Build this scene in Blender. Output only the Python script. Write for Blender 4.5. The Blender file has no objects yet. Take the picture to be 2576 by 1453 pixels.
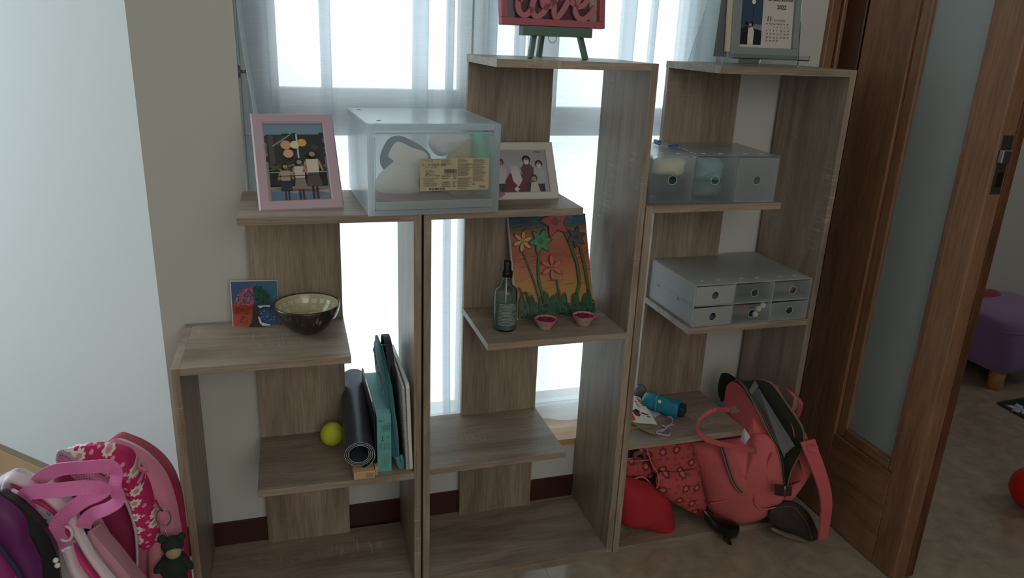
import bpy, bmesh, math, random
from mathutils import Vector as V, Matrix, Euler
from math import sin, cos, pi, radians as R_, sqrt, atan2, hypot
random.seed(7)
SC = bpy.context.scene
COL = SC.collection

# ------------------------------------------------------------------ camera, world, light, exposure
FPX = 1908.07
CAM = V((-0.275805, -1.459458, 1.246914))
CF = V((0.29078542, 0.90156479, -0.32035101)); CR = V((0.95502278, -0.29382708, 0.03996415)); CU = V((0.05809753, 0.3175635, 0.94645554))
cd = bpy.data.cameras.new('camera'); cam = bpy.data.objects.new('camera', cd); COL.objects.link(cam)
cd.sensor_width = 36; cd.lens = 36 * FPX / 2576; cd.clip_start = 0.02; cd.clip_end = 60
cam.matrix_world = Matrix(((CR.x, CU.x, -CF.x, CAM.x), (CR.y, CU.y, -CF.y, CAM.y), (CR.z, CU.z, -CF.z, CAM.z), (0, 0, 0, 1)))
SC.camera = cam
SC.view_settings.view_transform = 'Standard'; SC.view_settings.look = 'None'
SC.view_settings.exposure = 0.0; SC.view_settings.gamma = 1.0; SC.view_settings.use_curve_mapping = False
w = bpy.data.worlds.new('overcast_sky'); SC.world = w; w.use_nodes = True
bg = w.node_tree.nodes['Background']; bg.inputs[0].default_value = (0.79, 0.93, 0.98, 1); bg.inputs[1].default_value = 2.75

def area(name, loc, target, sx, sy, power, color):
    l = bpy.data.lights.new(name, 'AREA'); l.shape = 'RECTANGLE'; l.size = sx; l.size_y = sy; l.energy = power; l.color = color
    o = bpy.data.objects.new(name, l); COL.objects.link(o); o.location = loc
    o.rotation_euler = (V(target) - V(loc)).to_track_quat('-Z', 'Y').to_euler(); return o
LIGHT_LEFT = area('daylight_left_window', (-2.45, 0.70, 1.5), (0.0, -0.2, 0.9), 1.5, 1.6, 31, (0.82, 0.93, 1.0))
LIGHT_REAR = area('rear_fill', (0.1, -3.2, 1.8), (0.1, 0.2, 0.7), 1.8, 1.4, 21, (1.0, 0.95, 0.89))  # unseen soft fill added behind the camera to light the shelf fronts
LIGHT_NEXT = area('daylight_next_room', (3.6, -0.6, 2.2), (2.3, 0.4, 0.2), 1.0, 1.0, 7, (1.0, 0.97, 0.93))
pl = area('window_portal', (0.25, 0.62, 1.1), (0.25, 0.2, 1.1), 1.5, 2.0, 1, (1, 1, 1)); pl.data.cycles.is_portal = True

# ------------------------------------------------------------------ pixel of the photo -> point on a real plane
def ray(u, v): return CF + CR * ((u - 1288) / FPX) - CU * ((v - 726.5) / FPX)
def at_x(u, v, x): d = ray(u, v); return CAM + d * ((x - CAM.x) / d.x)
def at_y(u, v, y): d = ray(u, v); return CAM + d * ((y - CAM.y) / d.y)
def at_z(u, v, z): d = ray(u, v); return CAM + d * ((z - CAM.z) / d.z)
def at_p(u, v, p, n): d = ray(u, v); return CAM + d * ((V(p) - CAM).dot(V(n)) / d.dot(V(n)))
def lin(c): return tuple(((x / 255) / 12.92 if x / 255 <= .04045 else ((x / 255 + .055) / 1.055) ** 2.4) for x in c)

# ------------------------------------------------------------------ materials
MATS = {}
def nodes(name):
    m = bpy.data.materials.new(name); m.use_nodes = True; nt = m.node_tree
    return m, nt, nt.nodes['Principled BSDF'], nt.nodes['Material Output']
def N(nt, t, **kw):
    n = nt.nodes.new(t)
    for k, v in kw.items(): setattr(n, k, v)
    return n
def L(nt, a, b): nt.links.new(a, b)
def bumped(nt, bs, scale=200, strength=.15, dist=.001, detail=4):
    tc = N(nt, 'ShaderNodeTexCoord'); no = N(nt, 'ShaderNodeTexNoise'); no.inputs['Scale'].default_value = scale; no.inputs['Detail'].default_value = detail
    bp = N(nt, 'ShaderNodeBump'); bp.inputs['Strength'].default_value = strength; bp.inputs['Distance'].default_value = dist
    L(nt, tc.outputs['Object'], no.inputs['Vector']); L(nt, no.outputs[0], bp.inputs['Height']); L(nt, bp.outputs[0], bs.inputs['Normal']); return no
def mat(name, c, rough=.6, metal=0, bump=0, bscale=200, spec=.5, sheen=0, var=0, vscale=20):
    if name in MATS: return MATS[name]
    m, nt, bs, out = nodes(name)
    c = lin(c) if max(c) > 1.001 else c
    bs.inputs['Base Color'].default_value = (*c, 1); bs.inputs['Roughness'].default_value = rough; bs.inputs['Metallic'].default_value = metal
    bs.inputs['Specular IOR Level'].default_value = spec
    if sheen: bs.inputs['Sheen Weight'].default_value = sheen
    if bump: bumped(nt, bs, bscale, bump)
    if var:
        tc = N(nt, 'ShaderNodeTexCoord'); no = N(nt, 'ShaderNodeTexNoise'); no.inputs['Scale'].default_value = vscale; no.inputs['Detail'].default_value = 6
        mx = N(nt, 'ShaderNodeMix', data_type='RGBA'); mx.inputs[6].default_value = (*[x * (1 - var) for x in c], 1); mx.inputs[7].default_value = (*[min(1, x * (1 + var)) for x in c], 1)
        L(nt, tc.outputs['Object'], no.inputs['Vector']); L(nt, no.outputs[0], mx.inputs[0]); L(nt, mx.outputs[2], bs.inputs['Base Color'])
    MATS[name] = m; return m
def ramp(nt, stops):
    r = N(nt, 'ShaderNodeValToRGB'); cr = r.color_ramp
    while len(cr.elements) < len(stops): cr.elements.new(.5)
    for e, (p, c) in zip(cr.elements, stops): e.position = p; e.color = (*c, 1)
    return r
def wood(name, axis, dark, mid, light, rough=.5, scale=1, marks=True, spec=.4):
    m, nt, bs, out = nodes(name)
    tc = N(nt, 'ShaderNodeTexCoord'); oi = N(nt, 'ShaderNodeObjectInfo'); mu = N(nt, 'ShaderNodeMath', operation='MULTIPLY'); mu.inputs[1].default_value = 13.7
    ad = N(nt, 'ShaderNodeVectorMath', operation='ADD'); L(nt, oi.outputs['Random'], mu.inputs[0]); L(nt, tc.outputs['Object'], ad.inputs[0]); L(nt, mu.outputs[0], ad.inputs[1])
    def mapped(a, b):
        mp = N(nt, 'ShaderNodeMapping'); mp.inputs['Scale'].default_value = {'x': (a, b, b), 'y': (b, a, b), 'z': (b, b, a)}[axis]; L(nt, ad.outputs[0], mp.inputs[0]); return mp
    g = N(nt, 'ShaderNodeTexNoise'); g.inputs['Scale'].default_value = 1; g.inputs['Detail'].default_value = 7; g.inputs['Distortion'].default_value = 2.2; L(nt, mapped(1.5 * scale, 12 * scale).outputs[0], g.inputs['Vector'])
    f = N(nt, 'ShaderNodeTexNoise'); f.inputs['Scale'].default_value = 1; f.inputs['Detail'].default_value = 4; L(nt, mapped(14 * scale, 320 * scale).outputs[0], f.inputs['Vector'])
    b = N(nt, 'ShaderNodeTexNoise'); b.inputs['Scale'].default_value = 1; b.inputs['Detail'].default_value = 2; b.inputs['Distortion'].default_value = .5; L(nt, mapped(.9 * scale, 5 * scale).outputs[0], b.inputs['Vector'])
    r1 = ramp(nt, [(.34, dark), (.47, mid), (.62, light)]); L(nt, g.outputs[0], r1.inputs[0])
    mx = N(nt, 'ShaderNodeMix', data_type='RGBA', blend_type='MULTIPLY'); mx.inputs[0].default_value = .8
    r2 = ramp(nt, [(.38, (.72, .7, .68)), (.58, (1.0, 1.0, 1.0))]); L(nt, f.outputs[0], r2.inputs[0]); L(nt, r1.outputs[0], mx.inputs[6]); L(nt, r2.outputs[0], mx.inputs[7])
    mb = N(nt, 'ShaderNodeMix', data_type='RGBA', blend_type='MULTIPLY'); mb.inputs[0].default_value = .8
    r3 = ramp(nt, [(.35, (.78, .76, .74)), (.6, (1.03, 1.03, 1.03))]); L(nt, b.outputs[0], r3.inputs[0]); L(nt, mx.outputs[2], mb.inputs[6]); L(nt, r3.outputs[0], mb.inputs[7])
    col = mb.outputs[2]
    if marks:   # pale saw marks running across the grain in patches
        s = N(nt, 'ShaderNodeTexNoise'); s.inputs['Scale'].default_value = 1; s.inputs['Detail'].default_value = 2; L(nt, mapped(230, 16).outputs[0], s.inputs['Vector'])
        k = N(nt, 'ShaderNodeTexNoise'); k.inputs['Scale'].default_value = 1; k.inputs['Detail'].default_value = 1; L(nt, mapped(5, 10).outputs[0], k.inputs['Vector'])
        rs = ramp(nt, [(.56, (0, 0, 0)), (.64, (1, 1, 1))]); rk = ramp(nt, [(.58, (0, 0, 0)), (.68, (.38, .38, .38))]); L(nt, s.outputs[0], rs.inputs[0]); L(nt, k.outputs[0], rk.inputs[0])
        mm = N(nt, 'ShaderNodeMath', operation='MULTIPLY'); L(nt, rs.outputs[0], mm.inputs[0]); L(nt, rk.outputs[0], mm.inputs[1])
        m3 = N(nt, 'ShaderNodeMix', data_type='RGBA'); m3.inputs[7].default_value = (*[min(1, x * 1.5) for x in light], 1); L(nt, mm.outputs[0], m3.inputs[0]); L(nt, col, m3.inputs[6]); col = m3.outputs[2]
    L(nt, col, bs.inputs['Base Color']); bs.inputs['Roughness'].default_value = rough; bs.inputs['Specular IOR Level'].default_value = spec
    bp = N(nt, 'ShaderNodeBump'); bp.inputs['Strength'].default_value = .12; bp.inputs['Distance'].default_value = .001; L(nt, f.outputs[0], bp.inputs['Height']); L(nt, bp.outputs[0], bs.inputs['Normal'])
    return m
def sheer(name, c, transp, transl=.5, gloss=0, slub=True):
    """thin fabric or frosted plastic: part see-through, part translucent, part diffuse"""
    m, nt, bs, out = nodes(name); nt.nodes.remove(bs)
    c = lin(c) if max(c) > 1.001 else c
    tr = N(nt, 'ShaderNodeBsdfTransparent'); tl = N(nt, 'ShaderNodeBsdfTranslucent'); df = N(nt, 'ShaderNodeBsdfDiffuse')
    tl.inputs[0].default_value = (*c, 1); df.inputs[0].default_value = (*c, 1)
    a = N(nt, 'ShaderNodeMixShader'); a.inputs[0].default_value = transl; L(nt, df.outputs[0], a.inputs[1]); L(nt, tl.outputs[0], a.inputs[2])
    b = N(nt, 'ShaderNodeMixShader'); L(nt, a.outputs[0], b.inputs[1]); L(nt, tr.outputs[0], b.inputs[2]); b.inputs[0].default_value = transp
    if slub:
        tc = N(nt, 'ShaderNodeTexCoord'); mp = N(nt, 'ShaderNodeMapping'); mp.inputs['Scale'].default_value = (14, 14, 420); no = N(nt, 'ShaderNodeTexNoise'); no.inputs['Scale'].default_value = 1; no.inputs['Detail'].default_value = 3
        rr = ramp(nt, [(.35, (transp * .86,) * 3), (.62, (transp * 1.05,) * 3)]); L(nt, tc.outputs['Object'], mp.inputs[0]); L(nt, mp.outputs[0], no.inputs['Vector']); L(nt, no.outputs[0], rr.inputs[0]); L(nt, rr.outputs[0], b.inputs[0])
    last = b
    if gloss:
        g = N(nt, 'ShaderNodeBsdfGlossy'); g.inputs['Roughness'].default_value = .22; g.inputs[0].default_value = (1, 1, 1, 1)
        fr = N(nt, 'ShaderNodeFresnel'); fr.inputs[0].default_value = 1.3; d = N(nt, 'ShaderNodeMixShader'); mu = N(nt, 'ShaderNodeMath', operation='MULTIPLY'); mu.inputs[1].default_value = gloss
        L(nt, fr.outputs[0], mu.inputs[0]); L(nt, mu.outputs[0], d.inputs[0]); L(nt, b.outputs[0], d.inputs[1]); L(nt, g.outputs[0], d.inputs[2]); last = d
    L(nt, last.outputs[0], out.inputs[0]); return m
def clear(name, tint=(1, 1, 1), ior=1.45, rough=.02):
    m, nt, bs, out = nodes(name); nt.nodes.remove(bs)
    tr = N(nt, 'ShaderNodeBsdfTransparent'); tr.inputs[0].default_value = (*tint, 1); g = N(nt, 'ShaderNodeBsdfGlossy'); g.inputs['Roughness'].default_value = rough
    fr = N(nt, 'ShaderNodeFresnel'); fr.inputs[0].default_value = ior; d = N(nt, 'ShaderNodeMixShader'); L(nt, fr.outputs[0], d.inputs[0]); L(nt, tr.outputs[0], d.inputs[1]); L(nt, g.outputs[0], d.inputs[2]); L(nt, d.outputs[0], out.inputs[0]); return m
def flower_fabric(name, base, petal, heart, sc=9, size=.36, lobes=8, small=True, axes=(0, 2), rough=.8):
    """flat printed flowers on cloth, laid over two object axes"""
    m, nt, bs, out = nodes(name); base, petal, heart = lin(base), lin(petal), lin(heart)
    tc = N(nt, 'ShaderNodeTexCoord'); sp = N(nt, 'ShaderNodeSeparateXYZ'); cb = N(nt, 'ShaderNodeCombineXYZ'); L(nt, tc.outputs['Object'], sp.inputs[0]); L(nt, sp.outputs[axes[0]], cb.inputs[0]); L(nt, sp.outputs[axes[1]], cb.inputs[1])
    def layer(scale, size, lobes, off):
        mp = N(nt, 'ShaderNodeMapping'); mp.inputs['Scale'].default_value = (scale,) * 3; mp.inputs['Location'].default_value = (off, off * 1.7, 0); L(nt, cb.outputs[0], mp.inputs[0])
        vo = N(nt, 'ShaderNodeTexVoronoi', voronoi_dimensions='2D'); vo.inputs['Randomness'].default_value = .55; vo.inputs['Scale'].default_value = 1; L(nt, mp.outputs[0], vo.inputs['Vector'])
        sb = N(nt, 'ShaderNodeVectorMath', operation='SUBTRACT'); L(nt, mp.outputs[0], sb.inputs[0]); L(nt, vo.outputs['Position'], sb.inputs[1])
        s2 = N(nt, 'ShaderNodeSeparateXYZ'); L(nt, sb.outputs[0], s2.inputs[0]); at = N(nt, 'ShaderNodeMath', operation='ARCTAN2'); L(nt, s2.outputs[0], at.inputs[0]); L(nt, s2.outputs[1], at.inputs[1])
        mu = N(nt, 'ShaderNodeMath', operation='MULTIPLY'); mu.inputs[1].default_value = lobes; L(nt, at.outputs[0], mu.inputs[0]); co = N(nt, 'ShaderNodeMath', operation='COSINE'); L(nt, mu.outputs[0], co.inputs[0])
        ma = N(nt, 'ShaderNodeMath', operation='MULTIPLY_ADD'); ma.inputs[1].default_value = .13 * size; ma.inputs[2].default_value = size; L(nt, co.outputs[0], ma.inputs[0])
        lt = N(nt, 'ShaderNodeMath', operation='LESS_THAN'); L(nt, vo.outputs['Distance'], lt.inputs[0]); L(nt, ma.outputs[0], lt.inputs[1])
        l2 = N(nt, 'ShaderNodeMath', operation='LESS_THAN'); l2.inputs[1].default_value = size * .5; L(nt, vo.outputs['Distance'], l2.inputs[0]); return lt, l2
    a, b = layer(sc, size, lobes, 0); col = None
    m1 = N(nt, 'ShaderNodeMix', data_type='RGBA'); m1.inputs[6].default_value = (*base, 1); m1.inputs[7].default_value = (*[(x * .5 + y * .5) for x, y in zip(base, petal)], 1)
    if small:
        c, d = layer(sc * 1.9, .2, 5, .37); L(nt, c.outputs[0], m1.inputs[0])
    else: m1.inputs[0].default_value = 0
    m2 = N(nt, 'ShaderNodeMix', data_type='RGBA'); L(nt, a.outputs[0], m2.inputs[0]); L(nt, m1.outputs[2], m2.inputs[6]); m2.inputs[7].default_value = (*petal, 1)
    m3 = N(nt, 'ShaderNodeMix', data_type='RGBA'); L(nt, b.outputs[0], m3.inputs[0]); L(nt, m2.outputs[2], m3.inputs[6]); m3.inputs[7].default_value = (*heart, 1)
    L(nt, m3.outputs[2], bs.inputs['Base Color']); bs.inputs['Roughness'].default_value = rough; bumped(nt, bs, 700, .1); return m

# ------------------------------------------------------------------ mesh building
MW = {}     # python-side world matrices of the things
def prop(o, label=None, cat=None, group=None, kind=None):
    for k, v in (('label', label), ('category', cat), ('group', group), ('kind', kind)):
        if v: o[k] = v
    return o
def thing(name, label, cat, loc=(0, 0, 0), rot=(0, 0, 0), group=None):
    o = bpy.data.objects.new(name, None); COL.objects.link(o); o.empty_display_size = .02; o.location = loc; o.rotation_euler = rot
    MW[o] = Matrix.Translation(V(loc)) @ Euler(rot).to_matrix().to_4x4(); return prop(o, label, cat, group)
class Mb:
    def __init__(s): s.b = bmesh.new()
    def face(s, pts, mi=0, smooth=False):
        vs = [s.b.verts.new(p) for p in pts]
        try: f = s.b.faces.new(vs)
        except ValueError: return
        f.material_index = mi; f.smooth = smooth; return f
    def box(s, x0, x1, y0, y1, z0, z1, mi=0, M=None):
        c = [V((x, y, z)) for z in (z0, z1) for y in (y0, y1) for x in (x0, x1)]
        return s.hexa([c[0], c[1], c[3], c[2], c[4], c[5], c[7], c[6]], mi, M)
    def hexa(s, c, mi=0, M=None):      # four lower corners round, four upper corners round
        if M: c = [M @ V(p) for p in c]
        v = [s.b.verts.new(p) for p in c]
        for f in ((3, 2, 1, 0), (4, 5, 6, 7), (0, 1, 5, 4), (1, 2, 6, 5), (2, 3, 7, 6), (3, 0, 4, 7)):
            q = s.b.faces.new([v[i] for i in f]); q.material_index = mi
        return s
    def prism(s, pts, d, mi=0, mi2=None):     # polygon of 3D points extruded along vector d
        d = V(d); a = [s.b.verts.new(V(p)) for p in pts]; b = [s.b.verts.new(V(p) + d) for p in pts]; n = len(a)
        f = s.b.faces.new(a); f.material_index = mi; f = s.b.faces.new(b[::-1]); f.material_index = mi
        for i in range(n):
            f = s.b.faces.new((a[i], b[i], b[(i + 1) % n], a[(i + 1) % n])); f.material_index = mi if mi2 is None else mi2
        return s
    def rings(s, rr, mi=0, cap0=False, cap1=False, smooth=True, closed=True):
        vv = [[s.b.verts.new(p) for p in r] for r in rr]
        for a, b in zip(vv, vv[1:]):
            n = len(a)
            for i in range(n if closed else n - 1):
                f = s.b.faces.new((a[i], a[(i + 1) % n], b[(i + 1) % n], b[i])); f.material_index = mi; f.smooth = smooth
        if cap0: f = s.b.faces.new(vv[0][::-1]); f.material_index = mi
        if cap1: f = s.b.faces.new(vv[-1]); f.material_index = mi
        return s
    def tube(s, path, r, mi=0, n=8, flat=1.0, up=None, caps=True):
        P = [V(p) for p in path]; rr = []; prev = None
        for i, p in enumerate(P):
            t = (P[min(i + 1, len(P) - 1)] - P[max(i - 1, 0)]).normalized()
            if up is not None: a = t.cross(V(up))
            elif prev is None: a = t.cross(V((0, 0, 1)) if abs(t.z) < .9 else V((1, 0, 0)))
            else: a = prev - t * prev.dot(t)
            if a.length < 1e-6: a = t.cross(V((0.3, 1, 0.2)))
            a.normalize(); b = t.cross(a); prev = a; rad = r[i] if isinstance(r, (list, tuple)) else r
            rr.append([p + a * (cos(2 * pi * k / n) * rad) + b * (sin(2 * pi * k / n) * rad * flat) for k in range(n)])
        return s.rings(rr, mi, caps, caps)
    def lathe(s, prof, c=(0, 0, 0), n=32, mi=0, M=None, sm=True, cap0=False, cap1=False):
        c = V(c); rr = [[c + V((r * cos(2 * pi * k / n), r * sin(2 * pi * k / n), z)) for k in range(n)] for r, z in prof]
        if M: rr = [[M @ p for p in r] for r in rr]
        return s.rings(rr, mi, cap0, cap1, sm)
    def ribbon(s, path, wvec, th=.001, mi=0):     # strap: path of points, width vector (one or per point)
        P = [V(p) for p in path]; W = [V(x) for x in wvec] if isinstance(wvec[0], (list, tuple, V)) else [V(wvec)] * len(P); rr = []
        for i, p in enumerate(P):
            t = (P[min(i + 1, len(P) - 1)] - P[max(i - 1, 0)]).normalized(); n = t.cross(W[i]); n.normalize(); a = W[i] * .5; h = n * th * .5
            rr.append([p - a - h, p + a - h, p + a + h, p - a + h])
        return s.rings(rr, mi, True, True, False)
    def build(s, name, mats, parent=None, world=False, bevel=0, sub=0, kind=None, label=None, weld=False):
        if weld: bmesh.ops.remove_doubles(s.b, verts=s.b.verts, dist=1e-5)
        if parent is not None and world: s.b.transform(MW[parent].inverted())
        bmesh.ops.recalc_face_normals(s.b, faces=s.b.faces)
        me = bpy.data.meshes.new(name); s.b.to_mesh(me); s.b.free()
        for m in (mats if isinstance(mats, (list, tuple)) else [mats]): me.materials.append(m)
        o = bpy.data.objects.new(name, me); COL.objects.link(o)
        if parent is not None: o.parent = parent; MW[o] = MW[parent]
        else: MW[o] = Matrix.Identity(4)
        if bevel: b = o.modifiers.new('bevel', 'BEVEL'); b.width = bevel; b.segments = 2; b.limit_method = 'ANGLE'; b.angle_limit = R_(50)
        if sub: b = o.modifiers.new('subdivision', 'SUBSURF'); b.levels = sub; b.render_levels = sub
        return prop(o, label, None, None, kind)
def solo(m, name, mats, label, cat, group=None, **kw):       # a thing that is one mesh, modelled in world coordinates
    o = m.build(name, mats, **kw); c = sum((v.co for v in o.data.vertices), V()) / len(o.data.vertices); zmin = min(v.co.z for v in o.data.vertices); c.z = zmin
    o.data.transform(Matrix.Translation(-c)); o.location = c; MW[o] = Matrix.Translation(c); return prop(o, label, cat, group)
def smooth_closed(P, n):
    P = [V(p) for p in P]; m = len(P); out = []
    for k in range(n):
        t = k / n * m; i = int(t); f = t - i; a, b, c, d = P[(i - 1) % m], P[i % m], P[(i + 1) % m], P[(i + 2) % m]
        out.append(.5 * ((2 * b) + (c - a) * f + (2 * a - 5 * b + 4 * c - d) * f * f + (3 * b - a - 3 * c + d) * f ** 3))
    return out
def smooth_open(P, n):
    P = [V(p) for p in P]; P = [2 * P[0] - P[1]] + P + [2 * P[-1] - P[-2]]; m = len(P) - 3; out = []
    for k in range(n + 1):
        t = k / n * m; i = min(int(t), m - 1); f = t - i; a, b, c, d = P[i], P[i + 1], P[i + 2], P[i + 3]
        out.append(.5 * ((2 * b) + (c - a) * f + (2 * a - 5 * b + 4 * c - d) * f * f + (3 * b - a - 3 * c + d) * f ** 3))
    return out
def hnoise(p, s=1.0):
    return sin(p.x * 41 * s + 1.3 * sin(p.z * 37 * s)) * .5 + sin(p.z * 53 * s + 2.1 * sin(p.y * 31 * s + 1)) * .3 + sin((p.x + p.z) * 97 * s + p.y * 60) * .2
def pillow(m, outline, front, back=None, mi=0, n=56, rings=9, wrinkle=.0, wscale=1, c=None, pw=2.0):
    """stuffed closed form with a given rim; front and back are bulge vectors"""
    O = smooth_closed(outline, n); C = V(c) if c is not None else sum(O, V()) / n; front = V(front); back = V(back) if back is not None else -front
    def lay(d):
        out = []
        for j in range(rings, 0, -1):
            r = j / rings; h = (1 - r ** pw) ** .5 if r < 1 else 0
            out.append([C + (o - C) * r + d * h + d.normalized() * wrinkle * hnoise(C + (o - C) * r, wscale) * min(1, 2.5 * (1 - r)) for o in O])
        return out
    A, B = lay(front), lay(back); m.rings(A, mi); m.rings(B, mi)
    for S, d in ((A, front), (B, back)):
        t = C + d
        for i in range(n): m.face([S[-1][i], S[-1][(i + 1) % n], t], mi, True)
    return m
def text_mesh(m, s, size, origin, ux, uy, mi=0, lift=.0003, bold=0, align='LEFT', shear=0):
    cu = bpy.data.curves.new('t', 'FONT'); cu.body = s; cu.size = size; cu.align_x = align; cu.offset = bold; cu.resolution_u = 2; cu.shear = shear
    o = bpy.data.objects.new('t', cu); me = bpy.data.meshes.new_from_object(o); ux, uy = V(ux).normalized(), V(uy).normalized(); n = ux.cross(uy); origin = V(origin)
    vs = [m.b.verts.new(origin + ux * v.co.x + uy * v.co.y + n * lift) for v in me.vertices]
    for p in me.polygons:
        try: f = m.b.faces.new([vs[i] for i in p.vertices]); f.material_index = mi
        except ValueError: pass
    bpy.data.objects.remove(o); bpy.data.meshes.remove(me); bpy.data.curves.remove(cu)
class Print:
    """flat print: coloured shapes on a rectangle given by its lower-left corner and two edge vectors"""
    def __init__(s, o, ex, ey): s.o, s.ex, s.ey = V(o), V(ex), V(ey); s.n = s.ex.cross(s.ey).normalized(); s.k = 0; s.m = Mb(); s.mats = []
    def col(s, c, rough=.35):
        g = .3 * c[0] + .5 * c[1] + .2 * c[2]; c = tuple((x * .80 + g * .20) * .93 for x in c)      # inks muted towards grey
        m = mat('print_%02x%02x%02x' % tuple(int(x) for x in c), c, rough)
        if m not in s.mats: s.mats.append(m)
        return s.mats.index(m)
    def P(s, u, v): return s.o + s.ex * u + s.ey * v + s.n * (s.k * .00004)
    def poly(s, c, pts): s.k += 1; s.m.face([s.P(*p) for p in pts], s.col(c)); return s
    def rect(s, c, u0, v0, u1, v1): return s.poly(c, [(u0, v0), (u1, v0), (u1, v1), (u0, v1)])
    def disc(s, c, u, v, r, ry=None, n=18, lob=0, nl=5, ph=0):
        asp = s.ex.length / s.ey.length; ry = ry or r * asp
        return s.poly(c, [(u + r * (1 + lob * cos(nl * (2 * pi * i / n) + ph)) * cos(2 * pi * i / n), v + ry * (1 + lob * cos(nl * (2 * pi * i / n) + ph)) * sin(2 * pi * i / n)) for i in range(n)])
    def line(s, c, pts, wd):
        s.k += 1; ci = s.col(c); lx, ly = s.ex.length, s.ey.length
        for (a, b), (p, q) in zip(pts, pts[1:]):
            dx, dy = (p - a) * lx, (q - b) * ly; l = hypot(dx, dy) or 1; nx, ny = -dy / l * wd / 2 / lx, dx / l * wd / 2 / ly
            s.m.face([s.P(a - nx, b - ny), s.P(p - nx, q - ny), s.P(p + nx, q + ny), s.P(a + nx, b + ny)], ci)
        return s
    def text(s, c, t, u, v, size, bold=0, align='LEFT', shear=0):
        s.k += 1; text_mesh(s.m, t, size, s.P(u, v), s.ex, s.ey, s.col(c), 0, bold, align, shear); return s
    def build(s, name, parent, world=True, label=None): return s.m.build(name, s.mats, parent, world, label=label)

# ------------------------------------------------------------------ shared materials
OAKC = ((.25, .193, .143), (.325, .256, .194), (.385, .31, .238))
OAK_X = wood('oak_board', 'x', *OAKC, rough=.42); OAK_Z = wood('oak_panel', 'z', *OAKC, rough=.42); OAK_EDGE = mat('oak_edging', (.27, .215, .168), .5, bump=.1, bscale=400, var=.2, vscale=60)
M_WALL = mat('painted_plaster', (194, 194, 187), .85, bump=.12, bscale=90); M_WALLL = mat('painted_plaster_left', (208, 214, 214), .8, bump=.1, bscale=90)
BRW = ((.19, .094, .052), (.235, .12, .067), (.27, .14, .078))
BROWN_X = wood('stained_wood_across', 'x', *BRW, rough=.32, marks=False); BROWN_Z = wood('stained_wood_upright', 'z', *BRW, rough=.38, marks=False); BROWN_Y = wood('stained_wood_deep', 'y', *BRW, rough=.32, marks=False)
M_FRAME = mat('white_window_frame', (205, 210, 212), .4); M_GLASS = clear('window_glass'); M_BLACK = mat('black_plastic', (18, 18, 20), .35); M_STEEL = mat('brushed_steel', (150, 150, 150), .35, metal=1)

def marble():
    m, nt, bs, out = nodes('polished_beige_marble'); tc = N(nt, 'ShaderNodeTexCoord'); a = N(nt, 'ShaderNodeTexNoise'); a.inputs['Scale'].default_value = 20; a.inputs['Detail'].default_value = 9; a.inputs['Distortion'].default_value = .6
    oi = N(nt, 'ShaderNodeObjectInfo'); ad = N(nt, 'ShaderNodeVectorMath', operation='ADD'); L(nt, tc.outputs['Object'], ad.inputs[0]); L(nt, ad.outputs[0], a.inputs['Vector'])
    r = ramp(nt, [(.3, (.26, .208, .150)), (.5, (.315, .256, .186)), (.7, (.37, .31, .235))]); L(nt, a.outputs[0], r.inputs[0]); L(nt, r.outputs[0], bs.inputs['Base Color']); bs.inputs['Roughness'].default_value = .17; return m
M_MARBLE = marble()

# ------------------------------------------------------------------ the room
floor = thing('floor', None, None); floor['kind'] = 'structure'
TS = .6
for i in range(-6, 8):
    for j in range(-6, 4):
        x0, y0 = .905 + (i - 2) * TS, -.14 + (j - 1) * TS
        if x0 > 4.2 or y0 > 2.2 or (-.55 < x0 + TS and x0 < 1.0 and y0 > .3): continue
        m = Mb(); m.box(x0 + .0003, x0 + TS - .0003, y0 + .0003, y0 + TS - .0003, -.02, 0); m.build('floor_tile', M_MARBLE, floor)
m = Mb(); m.box(-3.4, 5.2, -3.9, .5, -.04, -.012); m.box(-3.4, -.5315, .5, 2.9, -.04, -.012); m.box(1.16, 5.2, .5, 1.4, -.04, -.012); m.build('screed', mat('grout', (150, 134, 110), .9), floor)
WY = .25; TH = .33
WL, WR, WS, WT = -.335, .84, .174, 2.25        # window opening
def structure(m, name, mats, **kw): o = m.build(name, mats, **kw); o['kind'] = 'structure'; return o
m = Mb()
m.box(-.5315, WL, WY, WY + TH, 0, 2.6); m.box(WR, 1.16, WY, WY + TH, 0, 2.6); m.box(WL, WR, WY, WY + TH, 0, WS); m.box(WL, WR, WY, WY + TH, WT, 2.6)
structure(m, 'wall_back', M_WALL)
c0 = V((-.5315, WY, 0)); dl = V((-.72, .694, 0)).normalized(); nl = V((-dl.y, dl.x, 0)); nl = nl if nl.y > 0 else -nl   # diagonal wall left of the corner
e1 = c0 + dl * 2.6
m = Mb(); m.hexa([c0, e1, e1 + nl * .12, c0 + nl * .12] + [p + V((0, 0, 2.6)) for p in (c0, e1, e1 + nl * .12, c0 + nl * .12)]); structure(m, 'wall_left', M_WALLL)
m = Mb(); m.box(-3.3, -3.2, -3.8, 2.2, 0, 2.6); structure(m, 'wall_far_left', M_WALLL)
m = Mb(); m.box(-3.3, 5.0, -3.9, -3.8, 0, 2.6); structure(m, 'wall_front', M_WALL)
m = Mb(); m.box(1.165, 1.255, -.1, .95, 0, 2.6); m.box(1.10, 1.255, -3.8, -1.35, 0, 2.6); m.box(1.10, 1.255, -1.35, .95, 2.15, 2.6); structure(m, 'wall_right', M_WALL)
m = Mb(); m.box(1.255, 5.0, .88, .98, 0, 2.6); m.box(4.9, 5.0, -3.8, .88, 0, 2.6); structure(m, 'wall_next_room', M_WALL)
m = Mb(); m.box(-3.4, 5.1, -3.9, 2.8, 2.6, 2.7); structure(m, 'ceiling', mat('ceiling_paint', (225, 225, 222), .9))
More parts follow.
